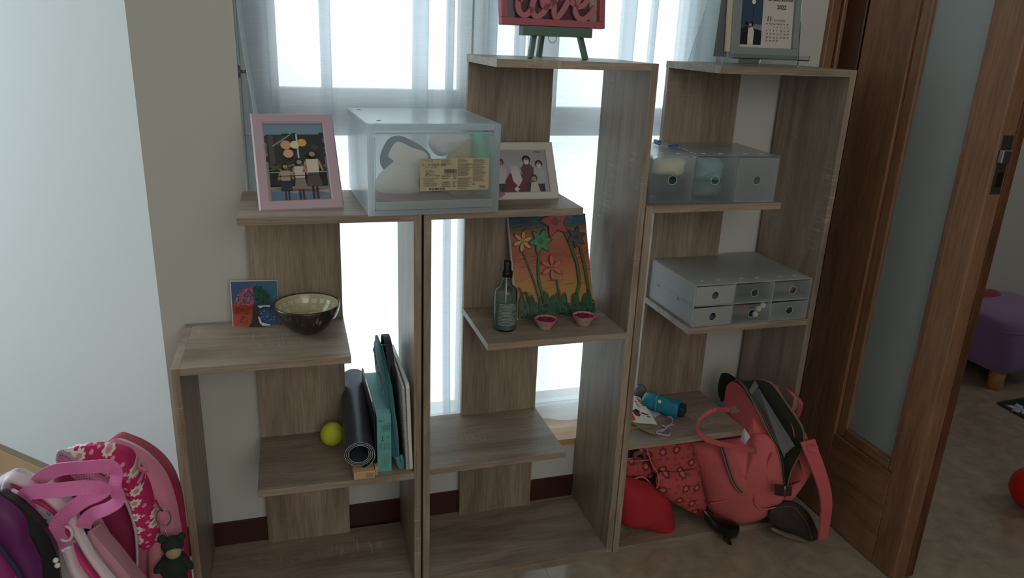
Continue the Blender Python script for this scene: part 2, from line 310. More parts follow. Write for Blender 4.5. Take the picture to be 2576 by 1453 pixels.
# baseboards
m = Mb(); m.box(-.5315, WL + .8, WY - .007, WY - .0005, 0, .078); m.box(WL + .8, 1.10, WY - .007, WY - .0005, 0, .078); structure(m, 'baseboard_back', mat('shaded_baseboard', (62, 30, 24), .35, var=.15, vscale=15))  # same wood as the left baseboard, its shade put into the colour
tan = mat('sunlit_baseboard', (170, 138, 100), .4, var=.1, vscale=12)  # same wood again, sunlight put into the lighter colour
m = Mb(); A = c0 - nl * .012; B = e1 - nl * .012
m.hexa([A, B, e1 - nl * .0005, c0 - nl * .0005] + [p + V((0, 0, .078)) for p in (A, B, e1 - nl * .0005, c0 - nl * .0005)])
m.hexa([p + V((0, 0, .078)) for p in (c0 - nl * .010, e1 - nl * .010, e1 - nl * .0005, c0 - nl * .0005)] + [p + V((0, 0, .09)) for p in (c0 - nl * .004, e1 - nl * .004, e1 - nl * .0005, c0 - nl * .0005)], 1)
structure(m, 'baseboard_left', [tan, mat('tan_baseboard_cap', (112, 96, 76), .5)])
# window: sill, frame, sashes, glass
win = thing('window_1', None, None); win['kind'] = 'structure'
m = Mb(); m.box(WL, WR, WY - .003, .47, WS, .193); m.build('window_sill', wood('pale_sill_wood', 'x', (.42, .24, .12), (.55, .33, .17), (.62, .40, .22), .4, marks=False), win, bevel=.002)
FY0, FY1 = .42, .47
m = Mb(); m.box(WL, WL + .07, FY0, FY1, .193, WT); m.box(WR - .05, WR, FY0, FY1, .193, WT); m.box(.185, .245, FY0, FY1, .193, WT); m.box(.36, .415, FY0, FY1, .193, WT)
m.box(WL, WR, FY0, FY1, .193, .207); m.box(WL, WR, FY0, FY1, WT - .06, WT); m.box(WL, WR, FY0 - .006, FY1, .996, 1.045)
m.build('window_frame', M_FRAME, win, bevel=.002)
for nm, x0, x1, z0, z1, zb in (('left', WL + .07, .185, 1.045, WT - .06, .06), ('right', .415, WR - .05, 1.045, WT - .06, .022)):
    m = Mb(); m.box(x0, x1, FY0 - .004, FY1 - .012, z0, z0 + zb); m.box(x0, x1, FY0 - .004, FY1 - .012, z1 - .03, z1); m.box(x0, x0 + .012, FY0 - .004, FY1 - .012, z0, z1); m.box(x1 - .012, x1, FY0 - .004, FY1 - .012, z0, z1); sash = m.build('window_sash', M_FRAME, win, bevel=.0015)
    m = Mb(); m.box(x0, x1, FY0 + .02, FY0 + .024, z0 + zb, z1 - .03); m.build('window_pane', M_GLASS, sash)
for x0, x1, z0, z1 in ((WL + .07, .185, .207, .996), (.245, .36, .207, .996), (.415, WR - .05, .207, .996), (.245, .36, 1.045, WT - .06)):
    m = Mb(); m.box(x0, x1, FY0 + .02, FY0 + .024, z0, z1); m.build('window_pane', M_GLASS, win)
# casing and door on the right
m = Mb(); YT = WY
m.box(1.078, 1.104, WY - .016, WY, 0, 2.2); m.box(1.104, 1.110, WY - .011, WY, 0, 2.2, 1); m.box(1.110, 1.122, WY - .019, WY, 0, 2.2); m.box(1.122, 1.165, .165, WY, 0, 2.2, 1)
structure(m, 'trim_1', [BROWN_Z, mat('dark_groove_wood', (70, 38, 20), .4)], bevel=.0025)
door = thing('door_1', None, None); door['kind'] = 'structure'
DX0, DX1 = 1.122, 1.162
m = Mb(); m.box(DX0, DX1, .002, .158, .004, 2.1); m.build('door_stile', BROWN_Z, door, bevel=.003)
m = Mb(); m.box(DX0, DX1, -.277, -.203, .004, 2.1); st = m.build('door_stile', BROWN_Z, door, bevel=.003)
m = Mb(); m.box(DX0, DX1, -.203, .002, .004, .262); m.build('door_rail', BROWN_Y, door, bevel=.002)
m = Mb(); m.box(DX0, DX1, -.203, .002, 1.98, 2.1); m.build('door_rail', BROWN_Y, door, bevel=.002)
for a in ((DX0 + .007, DX1 - .007, -.03, .002, .262, 1.98), (DX0 + .004, DX1 - .004, -.203, -.187, .262, 1.98)):
    m = Mb(); m.box(*a); m.build('glazing_bead', BROWN_Z, door, bevel=.004)
m = Mb(); m.box(DX0 + .004, DX1 - .004, -.187, -.03, .262, .292); m.build('glazing_bead', BROWN_Y, door, bevel=.004)
def frosted():
    m, nt, bs, out = nodes('frosted_door_glass'); nt.nodes.remove(bs); c = lin((172, 178, 174))
    df = N(nt, 'ShaderNodeBsdfDiffuse'); df.inputs[0].default_value = (*c, 1); tl = N(nt, 'ShaderNodeBsdfTranslucent'); tl.inputs[0].default_value = (*c, 1); g = N(nt, 'ShaderNodeBsdfGlossy'); g.inputs['Roughness'].default_value = .45
    a = N(nt, 'ShaderNodeMixShader'); a.inputs[0].default_value = .45; L(nt, df.outputs[0], a.inputs[1]); L(nt, tl.outputs[0], a.inputs[2]); b = N(nt, 'ShaderNodeMixShader'); b.inputs[0].default_value = .08; L(nt, a.outputs[0], b.inputs[1]); L(nt, g.outputs[0], b.inputs[2]); L(nt, b.outputs[0], out.inputs[0]); return m
m = Mb(); m.box(DX0 + .016, DX1 - .018, -.187, -.03, .292, 1.98); m.build('frosted_glass', frosted(), door)
m = Mb(); m.box(DX1, DX1 + .026, -.277, -.25, .004, 2.1); m.build('door_rebate', wood('door_edge_wood', 'z', (.05, .018, .008), (.11, .04, .018), (.15, .058, .026), .35, marks=False), door, bevel=.006, label='darker rounded rebate strip along the door edge')
m = Mb(); m.box(DX0 + .008, DX1 - .006, -.2785, -.277, .97, 1.09); plate = m.build('latch_plate', mat('tarnished_steel', (95, 88, 80), .4, metal=.8), door)
m = Mb(); m.box(DX0 + .004, DX0 + .026, -.290, -.2785, 1.035, 1.062); m.build('latch_bolt', M_STEEL, plate, bevel=.002)
m = Mb(); m.box(DX0 + .016, DX0 + .03, -.2792, -.2785, .985, 1.015); m.build('latch_slot', M_BLACK, plate)

# ------------------------------------------------------------------ bookcases
D, T, W = .243, .0156, .4873
ZK = (.0143, .3121, .6050, .9006, 1.1973); FA, FB = .141, .3424
def bookcase(name, label, loc, rz, levels):
    t = thing(name, label, 'bookcase', loc, (0, 0, rz), 'grey oak zigzag bookcases along the wall')
    def panel(nm, a, mt):
        m = Mb(); m.box(*a); return m.build(nm, mt, t, bevel=.0006)
    # odd levels hang on the left for the four-shelf cases, on the right for the three-shelf case
    top = levels; right_top = ZK[top]; left_top = ZK[top - 1]
    panel('side_panel', (0, T, 0, D, 0, left_top), OAK_Z); panel('side_panel', (W - T, W, 0, D, 0, right_top), OAK_Z)
    for k in range(0, top + 1):
        z = ZK[k]
        if k == 0: x0, x1 = T, W - T
        elif (top - k) % 2 == 0: x0, x1 = FA, W - T
        else: x0, x1 = T, FB
        panel('shelf', (x0, x1, .0004, D - .0004, z - T if k else 0.0, z), OAK_X)
        if k < top: panel('back_panel', (FA + .001, FB - .001, D - T, D - .001, z, ZK[k + 1] - T), OAK_Z)
    return t
CA = bookcase('bookcase', 'low stepped greyish oak bookcase at the left, holding the rolled mat and coconut bowl', (-W * cos(.0225) - .0017, -.0078 + W * sin(.0225), 0), -.0225, 3)
CB = bookcase('bookcase', 'middle tall greyish oak bookcase with the green easel on top', (.0042, 0, 0), 0, 4)
CC = bookcase('bookcase', 'right tall greyish oak bookcase beside the wooden door, holding the clear drawer boxes', (.4925, -.0047, 0), -.0042, 4)
# ------------------------------------------------------------------ curtains
M_SHEER = sheer('white_sheer_voile', (238, 243, 247), .31, .88)
def curtain(label, x0, x1, folds, seed, hem):
    rnd = random.Random(seed); pts = []; x = x0
    for xc, wd in sorted(folds) + [(x1, 0)]:
        a = xc - wd / 2
        while x < a: pts.append((x, 0)); x += .012
        if wd:
            for k in range(7): pts.append((xc - wd / 2 + wd * k / 6, 0))
            for k in range(7): pts.append((xc + wd / 2 - wd * k / 6, .007 + .004 * sin(k)))
            for k in range(7): pts.append((xc - wd / 2 + wd * k / 6, .014))
            x = xc + wd / 2 + .01
    pts.append((x1, 0)); ph = rnd.random() * 9
    rows = []
    for j in range(41):
        t = j / 40; z = 2.2 - (2.2 - hem) * t; row = []
        for i, (px, off) in enumerate(pts):
            g = min(1, (1 - t) * 1.2 + .15)
            y = .335 + off * (1.3 - .5 * t) + .007 * sin(px * 29 + ph + t * 1.3) * g + .002 * sin(px * 71 + ph * 2 - t * 2.2) + .004 * sin(px * 11 + t * 9)
            xx = px + .010 * sin(t * 3 + px * 7 + ph) * t
            if j == 40: y -= .014 * (.5 + .5 * sin(px * 40 + ph))
            row.append(V((xx, y, z + (.012 * (sin(px * 24 + ph) + 1) if j == 40 else 0))))
        rows.append(row)
    m = Mb(); m.rings(rows, 0, closed=False)
    return solo(m, 'sheer_curtain', M_SHEER, label, 'curtain', 'sheer curtains over the window')
curtain('white sheer curtain over the left half of the window, behind the frosted storage box', -.315, .185, [(at_y(640, 120, .335).x, .05), (at_y(816, 120, .335).x, .024), (at_y(1062, 120, .335).x, .036), (at_y(1140, 60, .335).x, .018)], 3, .203)
curtain('white sheer curtain over the right half of the window, behind the green easel', .178, .825, [(.225, .03), (.30, .025), (at_y(1585, 60, .335).x, .035), (at_y(1648, 60, .335).x, .015), (at_y(1745, 60, .335).x, .03)], 5, .203)
m = Mb(); m.ribbon(smooth_open([(-.328, .285, 2.1), (-.327, .285, 1.5), (-.325, .28, 1.3), (-.318, .275, 1.18), (-.309, .27, 1.10), (-.304, .268, 1.02), (-.305, .268, 1.0)], 30), (.006, .05, 0), .0012)
solo(m, 'curtain_side_hem', sheer('white_hem_fabric', (222, 228, 230), .12, .5), 'folded white curtain edge hanging along the left window reveal', 'curtain')
t = thing('curtain_hook', 'small grey curtain hook screwed to the left window reveal', 'hook', (WL, .285, 1.146))
m = Mb(); m.lathe([(.0, 0), (.011, .001), (.012, .003), (.004, .005), (.003, .013), (.006, .016), (0, .018)], n=16, M=Matrix.Rotation(pi / 2, 4, 'Y')); m.build('hook_body', mat('grey_metal', (120, 125, 125), .4, metal=.6), t)
m = Mb(); m.lathe([(0, 0), (.014, .0005), (.014, .0015), (0, .0025)], n=20, M=Matrix.Rotation(pi / 2, 4, 'Y')); m.build('wall_plate', mat('grey_metal', (120, 125, 125)), t)

# ------------------------------------------------------------------ leaning frames and canvases
def lean_axes(BL, BR, th):
    BL, BR = V(BL), V(BR); u = (BR - BL).normalized(); nb = V((-u.y, u.x, 0)); th = R_(th)
    d = nb * sin(th) + V((0, 0, 1)) * cos(th); return u, d, u.cross(d)      # along, up the slope, towards the viewer (front)
def lean_matrix(BL, BR, th):
    u, d, f = lean_axes(BL, BR, th); return Matrix(((u.x, d.x, f.x, BL[0]), (u.y, d.y, f.y, BL[1]), (u.z, d.z, f.z, BL[2]), (0, 0, 0, 1))), (V(BR) - V(BL)).length
def photo_frame(name, label, BL, BR, th, h, rim, thick, mt, draw, sheetname='photo', inner=None, strut=True, group=None):
    t = thing(name, label, 'frame', BL, group=group); Mx, wd = lean_matrix(BL, BR, th); M4 = MW[t].inverted() @ Mx
    for a in ((0, wd, 0, rim, 0), (0, wd, h - rim, h, 0), (0, rim, rim, h - rim, 0), (wd - rim, wd, rim, h - rim, 0)):
        pass
    m = Mb(); o = [(0, 0), (wd, 0), (wd, h), (0, h)]; i_ = [(rim, rim), (wd - rim, rim), (wd - rim, h - rim), (rim, h - rim)]; b = .003
    def rr(q, z): return [V((x, y, z)) for x, y in q]
    def inset(q, e): c = (wd / 2, h / 2); return [(x + (e if x < c[0] else -e), y + (e if y < c[1] else -e)) for x, y in q]
    m.rings([rr(inset(o, b * .3), -thick), rr(o, -thick + .001), rr(o, -b), rr(inset(o, b), 0), rr(inset(i_, -b), 0), rr(i_, -b), rr(i_, -thick * .6)], 0, False, False, False)
    m.b.transform(M4); m.build('frame', mt, t)
    m = Mb(); m.box(.001, wd - .001, .001, h - .001, -thick - .002, -thick + .001, M=M4); m.build('backing_board', mat('brown_fibreboard', (110, 85, 60), .9), t)
    pr = Print(Mx @ V((rim - .001, rim - .001, -thick * .55)), Mx.to_3x3() @ V((wd - 2 * rim + .002, 0, 0)), Mx.to_3x3() @ V((0, h - 2 * rim + .002, 0))); draw(pr); pr.build(sheetname, t)
    m = Mb(); m.box(rim, wd - rim, rim, h - rim, -thick * .45, -thick * .45 + .001, M=M4); m.build('glass', clear('frame_glass', ior=1.3, rough=.05), t)
    if strut:
        m = Mb(); top = Mx @ V((wd / 2, h * .68, -thick - .002)); nb = (V((0, 1, 0))); bot = V((top.x, top.y + .012, BL[2]))
        s = .012; m.hexa([bot + V((-s, 0, 0)), bot + V((s, 0, 0)), bot + V((s, .002, 0)), bot + V((-s, .002, 0)), top + V((-s * .6, 0, 0)), top + V((s * .6, 0, 0)), top + V((s * .6, .002, 0)), top + V((-s * .6, .002, 0))]); m.build('strut', mat('brown_fibreboard', (110, 85, 60)), t, world=True)
    return t, Mx
rnd = random.Random(11)
def kids(p):
    p.rect((128, 172, 192), 0, 0, 1, 1); p.rect((190, 170, 120), 0, 0, 1, .32); p.rect((150, 165, 180), 0, .32, 1, .62)
    for k in range(5): p.line((70, 90, 110), [(0, .60 + k * .035), (.13, .72 - k * .05)], .0012)
    a, b, c, d = .04, .0, .97, .86      # the snapshot laid in front of the older print
    X = lambda u: a + (c - a) * u; Y = lambda v: b + (d - b) * v
    p.rect((40, 42, 36), a, b, c, d)
    for k in range(26): q = (rnd.choice(((58, 60, 48), (30, 34, 30), (76, 72, 60)))); p.disc(q, X(rnd.random()), Y(.6 + .38 * rnd.random()), .04 + .03 * rnd.random(), n=8, lob=.25)
    p.rect((96, 88, 82), X(.03), Y(.55), X(.12), Y(1)); p.rect((225, 225, 220), X(.52), Y(.55), X(.55), Y(1)); p.line((190, 195, 195), [(X(.1), Y(.82)), (X(.42), Y(.99))], .002)
    for k in range(40): p.disc(rnd.choice(((98, 112, 62), (120, 132, 78), (70, 88, 48))), X(rnd.random()), Y(.46 + .08 * rnd.random()), .03, n=7, lob=.3)
    p.rect((34, 44, 34), a, Y(.22), c, Y(.44))
    p.rect((122, 134, 150), a, b, c, Y(.21)); p.poly((196, 152, 132), [(X(0), Y(.17)), (X(.45), Y(.21)), (X(1), Y(.1)), (X(1), Y(.16)), (X(.4), Y(.12)), (X(0), Y(.2))]); p.poly((92, 122, 158), [(X(.0), Y(0)), (X(.6), Y(.0)), (X(1), Y(.09)), (X(.5), Y(.1)), (X(0), Y(.14))])
    p.line((205, 205, 205), [(X(.0), Y(.42)), (X(1), Y(.42))], .0013)
    for q, u, v, r in (((238, 160, 116), .33, .83, .085), ((236, 170, 120), .36, .70, .082), ((225, 222, 170), .49, .83, .075), ((240, 178, 62), .62, .86, .075)): p.disc(q, X(u), Y(v), r, n=24)
    def kid(u, s, top, skirt, y0=.0):
        sk = (186, 136, 110); hair = (46, 30, 24)
        p.rect((60, 44, 38), X(u - .045 * s), Y(y0), X(u - .012 * s), Y(y0 + .2 * s)); p.rect((70, 50, 42), X(u + .012 * s), Y(y0), X(u + .045 * s), Y(y0 + .2 * s))
        p.poly(skirt, [(X(u - .11 * s), Y(y0 + .15 * s)), (X(u + .11 * s), Y(y0 + .15 * s)), (X(u + .07 * s), Y(y0 + .33 * s)), (X(u - .07 * s), Y(y0 + .33 * s))])
        p.poly(top, [(X(u - .08 * s), Y(y0 + .31 * s)), (X(u + .08 * s), Y(y0 + .31 * s)), (X(u + .09 * s), Y(y0 + .47 * s)), (X(u - .09 * s), Y(y0 + .47 * s))])
        p.line(sk, [(X(u - .09 * s), Y(y0 + .45 * s)), (X(u - .14 * s), Y(y0 + .32 * s)), (X(u - .08 * s), Y(y0 + .36 * s))], .0035 * s); p.line(sk, [(X(u + .09 * s), Y(y0 + .45 * s)), (X(u + .14 * s), Y(y0 + .33 * s))], .0035 * s)
        p.disc(hair, X(u), Y(y0 + .54 * s), .062 * s, n=14, lob=.1); p.disc(sk, X(u + .01 * s), Y(y0 + .53 * s), .04 * s, n=12)
    kid(.27, .95, (172, 160, 128), (38, 52, 78)); kid(.52, 1.05, (206, 200, 184), (142, 124, 108), .01); kid(.76, 1.25, (222, 206, 180), (92, 78, 66), .02)
    p.line((40, 40, 42), [(X(.0), Y(.36)), (X(1), Y(.37))], .0014)
photo_frame('photo_frame', 'pale pink frame with snapshot of children holding balloons, at the left end of the shelf', (-.307, .050, ZK[3]), (-.145, .060, ZK[3]), 38.5, .219, .0225, .014, mat('pale_pink_paint', (186, 158, 168), .45, bump=.1, bscale=600), kids)
def family(p):
    p.rect((176, 172, 178), 0, 0, 1, 1)
    def person(u, h, top, hair, skin, w_=.085, mask=False, leg=(50, 45, 50)):
        p.rect(leg, u - w_ * .7, 0, u + w_ * .7, h * .35); p.poly(top, [(u - w_ * .8, h * .26), (u + w_ * .8, h * .26), (u + w_ * 1.1, h * .62), (u + w_ * .5, h * .74), (u - w_ * .5, h * .74), (u - w_ * 1.1, h * .62)])
        p.disc(hair, u, h * .84, w_ * .72, n=16); p.disc(skin, u, h * .81, w_ * .5, n=14)
        if mask: p.poly((226, 218, 222), [(u - w_ * .42, h * .82), (u + w_ * .42, h * .82), (u + w_ * .28, h * .72), (u - w_ * .28, h * .72)])
    person(.22, .86, (196, 186, 190), (50, 38, 36), (160, 120, 110)); person(.66, .92, (110, 62, 66), (40, 26, 26), (176, 130, 118), .10, True); person(.86, .80, (190, 182, 186), (52, 34, 34), (178, 134, 122), .09, True)
    p.poly((122, 26, 40), [(.26, 0), (.62, 0), (.64, .24), (.54, .46), (.36, .46), (.27, .28)]); p.disc((206, 190, 194), .45, .55, .07, n=16); p.poly((214, 202, 206), [(.38, .52), (.52, .52), (.56, .3), (.48, .14), (.40, .28)]); p.disc((222, 210, 212), .45, .09, .04, n=9, lob=.3)
    p.poly((206, 190, 186), [(.66, 0), (.84, 0), (.80, .24), (.70, .24)]); p.disc((52, 34, 34), .75, .34, .062, n=14); p.disc((190, 142, 130), .75, .32, .042, n=14)
    p.text((70, 62, 70), 'FAMILY', .80, .93, .0055)
photo_frame('photo_frame', 'white wooden frame with a faded family group photo, half behind the frosted storage box', (.154, .096, ZK[3]), (.329, .096, ZK[3]), 31.5, .136, .0185, .013, mat('off_white_paint', (198, 194, 188), .5, bump=.1, bscale=600), family)

def canvas(name, label, BL, BR, th, h, thick, draw, group=None):
    t = thing(name, label, 'painting', BL, group=group); Mx, wd = lean_matrix(BL, BR, th); M4 = MW[t].inverted() @ Mx
    m = Mb(); m.box(0, wd, 0, h, -thick, 0, M=M4); m.build('canvas', mat('raw_canvas', (205, 200, 190), .85, bump=.2, bscale=900), t, bevel=.0015)
    p = Print(Mx @ V((.002, .001, .0002)), Mx.to_3x3() @ V((wd - .003, 0, 0)), Mx.to_3x3() @ V((0, h - .002, 0))); draw(p); p.build('painted_picture', t); return t
def flowers(p):
    A = [(0, (30, 70, 80)), (.0, None)]
    stops = [(0, (196, 140, 62)), (.16, (206, 150, 60)), (.36, (206, 136, 62)), (.50, (202, 112, 68)), (.60, (186, 88, 70)), (.72, (196, 98, 66)), (.82, (190, 118, 88)), (.88, (98, 96, 84)), (.93, (52, 98, 122)), (.97, (60, 112, 138)), (1.0, (34, 82, 118))]
    n = 40
    for k in range(n):
        v = k / n; 
        for (a, c0_), (b, c1_) in zip(stops, stops[1:]):
            if a <= v + .5 / n <= b: f = (v + .5 / n - a) / (b - a); c = [c0_[i] + (c1_[i] - c0_[i]) * f for i in range(3)]
        p.rect(c, 0, v, 1, v + 1 / n)
    r = random.Random(4)
    for k in range(90):
        u, v = r.random(), .15 + .75 * r.random(); q = r.choice(((214, 150, 72), (204, 120, 66), (176, 84, 66), (210, 138, 60))) if v < .6 else r.choice(((190, 92, 66), (204, 110, 64)))
        p.poly(q, [(u, v), (min(1, u + .1), v + .004), (min(1, u + .12), v + .012), (u + .01, v + .010)])
    for k in range(30):
        u, v = r.random() * .9, .9 + .09 * r.random(); p.poly(r.choice(((78, 132, 152), (40, 92, 122), (70, 110, 128))), [(u, v), (u + .1, v + .003), (u + .1, v + .011), (u, v + .008)])
    G = (34, 92, 50); G2 = (40, 112, 78)
    def stem(pts, w_): p.line((26, 60, 32), pts, w_ * 1.35); p.line((62, 118, 62), pts, w_)
    stem([(.13, .66), (.19, .5), (.25, .33), (.28, .2), (.31, .05)], .0032); stem([(.34, .66), (.31, .5), (.30, .35), (.33, .22), (.37, .05)], .005); stem([(.68, .86), (.76, .68), (.82, .5), (.83, .3), (.76, .16), (.72, .05)], .0058); stem([(.88, .68), (.92, .45), (.94, .25), (.93, .1)], .0055); stem([(.53, .36), (.55, .2), (.57, .1)], .0038)
    def flower(c, oc, u, v, s, n=6, ph=0, lw=.34):
        asp = p.ex.length / p.ey.length
        for q, k_ in ((oc, 1.12), (c, 1.0)):
            for i in range(n):
                a = ph + 2 * pi * i / n; w2 = .42 * s
                p.poly(q, [(u, v), (u + k_ * (.5 * s * cos(a - lw * 1.1)), v + k_ * .5 * s * sin(a - lw * 1.1) * asp), (u + k_ * .82 * s * cos(a - .17), v + k_ * .82 * s * sin(a - .17) * asp), (u + k_ * s * cos(a), v + k_ * s * sin(a) * asp), (u + k_ * .82 * s * cos(a + .17), v + k_ * .82 * s * sin(a + .17) * asp), (u + k_ * .5 * s * cos(a + lw * 1.1), v + k_ * .5 * s * sin(a + lw * 1.1) * asp)])
        p.disc([x * .8 for x in c], u, v, s * .28, n=9, lob=.2)
    flower((232, 176, 98), (120, 70, 40), .14, .755, .125, 6, .3); flower((66, 162, 100), (30, 80, 40), .37, .745, .145, 6, .1, .5); flower((196, 84, 84), (120, 40, 50), .58, .93, .19, 5, .5, .6); flower((80, 84, 96), (40, 40, 50), .84, .765, .125, 6, .3, .5); flower((226, 110, 86), (170, 50, 50), .48, .48, .145, 6, .5, .3)
    p.poly(G, [(0, 0), (1, 0), (1, .1)] + [(1 - k / 24, .085 + .012 * sin(k * 2.3)) for k in range(1, 25)])
    r = random.Random(9)
    for k in range(46):
        u = .02 + .96 * r.random(); hgt = .10 + .14 * r.random() + (.06 if abs(u - .42) < .07 else 0); wd = .022 + .02 * r.random(); p.poly(r.choice((G, (26, 78, 46), (40, 104, 66), (30, 88, 60))), [(u - wd, .03), (u + wd, .03), (u + wd * .9, hgt * .8), (u + wd * .2, hgt), (u - wd * .7, hgt * .75)])
    for u0 in (.03, .09): p.line((58, 62, 28), [(u0, .34 - u0), (u0 + .03, .26), (u0 + .06, .14)], .0045)
    for k in range(60): u = r.random(); v = .12 * r.random(); p.disc(r.choice(((20, 62, 42), (44, 106, 74), (16, 50, 40))), min(.97, max(.03, u)), max(.02, v), .016, n=6, lob=.3)
canvas('flower_painting', 'canvas painting of five flowers on an orange sky, leaning on the middle bookcase', (.251, .126, ZK[2]), (.454, .138, ZK[2]), 21.5, .245, .012, flowers)
def seasons(p):
    p.rect((62, 96, 150), 0, 0, .48, 1); p.rect((52, 112, 148), .48, .5, 1, 1); p.rect((44, 96, 150), .48, 0, 1, .5); p.rect((212, 84, 62), 0, 0, .48, .5)
    r = random.Random(2)
    for k in range(120):
        a = r.random() * pi / 2; d = sqrt(r.random()) * .44; u = .48 - d * cos(a) * .95; v = .45 + d * sin(a) * 1.0; p.disc(r.choice(((206, 92, 124), (222, 122, 146), (190, 70, 104), (214, 104, 120))), min(u, .46), v, .022, n=7)
    for k in range(110):
        a = r.random() * pi / 2; d = sqrt(r.random()) * .42; u = .5 + d * cos(a) * .85; v = .5 + d * sin(a); p.disc(r.choice(((24, 84, 44), (34, 104, 52), (18, 66, 40))), max(u, .5), v, .022, n=7)
    for k in range(60):
        u = .04 + .42 * r.random(); v = .3 + .18 * r.random(); p.disc(r.choice(((180, 50, 34), (158, 40, 34), (196, 60, 44))), u, v, .028, n=7)
    for k in range(10): p.disc((168, 48, 40), .14 + .2 * r.random(), .08 + .16 * r.random(), .02, n=7, lob=.2)
    p.poly((62, 40, 40), [(.34, 0), (.72, 0), (.62, .06), (.58, .3), (.56, .5), (.47, .5), (.46, .25), (.42, .1)])
    p.line((60, 38, 40), [(.55, .36), (.7, .42), (.82, .44), (.95, .40)], .0022); p.line((60, 38, 40), [(.72, .42), (.66, .47)], .0016); p.line((60, 38, 40), [(.8, .43), (.86, .34)], .0014)
    p.poly((214, 222, 232), [(.56, .48), (.84, .49), (.84, .44), (.7, .46), (.62, .42)]); p.poly((222, 226, 232), [(.56, .24), (.6, .22), (.64, .1), (.8, .06), (.84, .03), (.66, .02), (.6, .08)])
    for k in range(22): p.disc((214, 226, 238), .62 + .34 * r.random(), .1 + .28 * r.random(), .009, n=6)
canvas('tree_painting', 'small square painting of a tree in four seasons, beside the coconut bowl', (-.383, .2105, ZK[2]), (-.284, .200, ZK[2]), 5.5, .103, .010, seasons)

# ------------------------------------------------------------------ coconut bowl
t = thing('coconut_bowl', 'dark coconut shell bowl with a cream mosaic inside, on the low left shelf', 'bowl', (-.224, .148, ZK[2]))
def shell():
    m, nt, bs, out = nodes('polished_coconut_shell'); tc = N(nt, 'ShaderNodeTexCoord'); mp = N(nt, 'ShaderNodeMapping'); mp.inputs['Scale'].default_value = (90, 90, 14); no = N(nt, 'ShaderNodeTexNoise'); no.inputs['Scale'].default_value = 1; no.inputs['Detail'].default_value = 4
    L(nt, tc.outputs['Object'], mp.inputs[0]); L(nt, mp.outputs[0], no.inputs['Vector']); r = ramp(nt, [(.4, (.018, .013, .011)), (.62, (.035, .026, .022)), (.72, (.20, .16, .13))]); L(nt, no.outputs[0], r.inputs[0]); L(nt, r.outputs[0], bs.inputs['Base Color']); bs.inputs['Roughness'].default_value = .25; return m
pr_o = [(.0, .0), (.012, .0005), (.026, .004), (.040, .012), (.052, .023), (.062, .037), (.068, .051), (.0705, .063), (.0700, .0665)]
m = Mb(); m.lathe(pr_o + [(.0685, .0675), (.0668, .066)], n=48); m.build('shell', shell(), t)
def nacre():
    m, nt, bs, out = nodes('cream_lacquer'); bs.inputs['Base Color'].default_value = (*lin((186, 178, 148)), 1); bs.inputs['Roughness'].default_value = .18; return m
def inner_r(z): # radius of the inner wall at height z
    pts = [(z_ + .0035, max(0, r_ - .0035)) for r_, z_ in pr_o]
    for (a, ra), (b, rb) in zip(pts, pts[1:]):
        if a <= z <= b: return ra + (rb - ra) * (z - a) / (b - a)
    return pts[-1][1]
m = Mb(); m.lathe([(.0668, .066)] + [(inner_r(z), z) for z in (.058, .050, .042, .034, .026, .018, .010, .006)] + [(0.0, .0045)], n=48); m.build('lining', nacre(), t)
pieces = [mat('mosaic_a', (214, 208, 178), .15), mat('mosaic_b', (200, 192, 160), .15), mat('mosaic_c', (188, 182, 152), .15)]
def tile_mesh(a0, a1, z0, z1, mt):
    m = Mb(); q = []
    for (a, z) in ((a0, z0), (a1, z0), (a1, z1), (a0, z1)): r_ = inner_r(z) - .0007; q.append(V((r_ * cos(a), r_ * sin(a), z)))
    m.face(q); m.face([p * 1 + V((p.x, p.y, 0)) * .012 for p in q]); return m.build('shell_chip', mt, t)
r = random.Random(5)
for z0, z1, n in ((.046, .056, 22), (.032, .042, 17), (.019, .028, 12)):
    for k in range(n):
        a = 2 * pi * k / n; wda = 2 * pi / n
        if r.random() < .9: tile_mesh(a + wda * (.08 + .1 * r.random()), a + wda * (.85 - .15 * r.random()), z0 + .001 * r.random(), z1 - .001 * r.random(), r.choice(pieces))
for k in range(6):
    a = 2 * pi * k / 6 + .25; m = Mb(); pts = []
    for j in range(8):
        b = 2 * pi * j / 8; aa = a + .11 * cos(b); z = .014 + .006 * sin(b) + .006; r_ = inner_r(z) - .0012; pts.append(V((r_ * cos(aa), r_ * sin(aa), z)))
    m.face(pts); m.build('flower_chip', mat('mosaic_dark', (96, 80, 62), .2), t)

# ------------------------------------------------------------------ low shelf of the left bookcase: ball, rolled mat, boxes, pouches, books
z1 = ZK[1] + .0003
m = Mb(); Cb = V((-.181, .158, z1 + .0275)); n = 28
m.lathe([(.0275 * sin(pi * k / 20), -.0275 * cos(pi * k / 20)) for k in range(21)], c=Cb, n=36)
solo(m, 'ball', mat('yellow_green_foam', (206, 214, 60), .75, bump=.2, bscale=900), 'small yellow-green foam ball beside the rolled dark mat', 'ball')
t = thing('rolled_mat', 'dark charcoal exercise mat rolled up, leaning on the shelf', 'mat', (-.135, .004, ZK[1]))
a0 = V((-.135, .004, z1 + .0565)); a1 = V((-.116, .300, z1 + .094)); ax = (a1 - a0).normalized(); sx = ax.cross(V((0, 0, 1))).normalized(); sz = sx.cross(ax)
m = Mb(); outer, inner_ = [], []; turns = 3.35; ns = 170
for k in range(ns + 1):
    a = 2 * pi * turns * k / ns; rad = .0215 + .0038 * a / (2 * pi); a_ = -a + .4
    if k > ns - 16: rad += .00022 * (k - ns + 16) ** 1.35
    outer.append(sx * (cos(a_) * rad) + sz * (sin(a_) * rad)); inner_.append(sx * (cos(a_) * (rad - .0014)) + sz * (sin(a_) * (rad - .0014)))
prof = outer + inner_[::-1]
m.rings([[a0 + p for p in prof], [a1 + p for p in prof]], 0); 
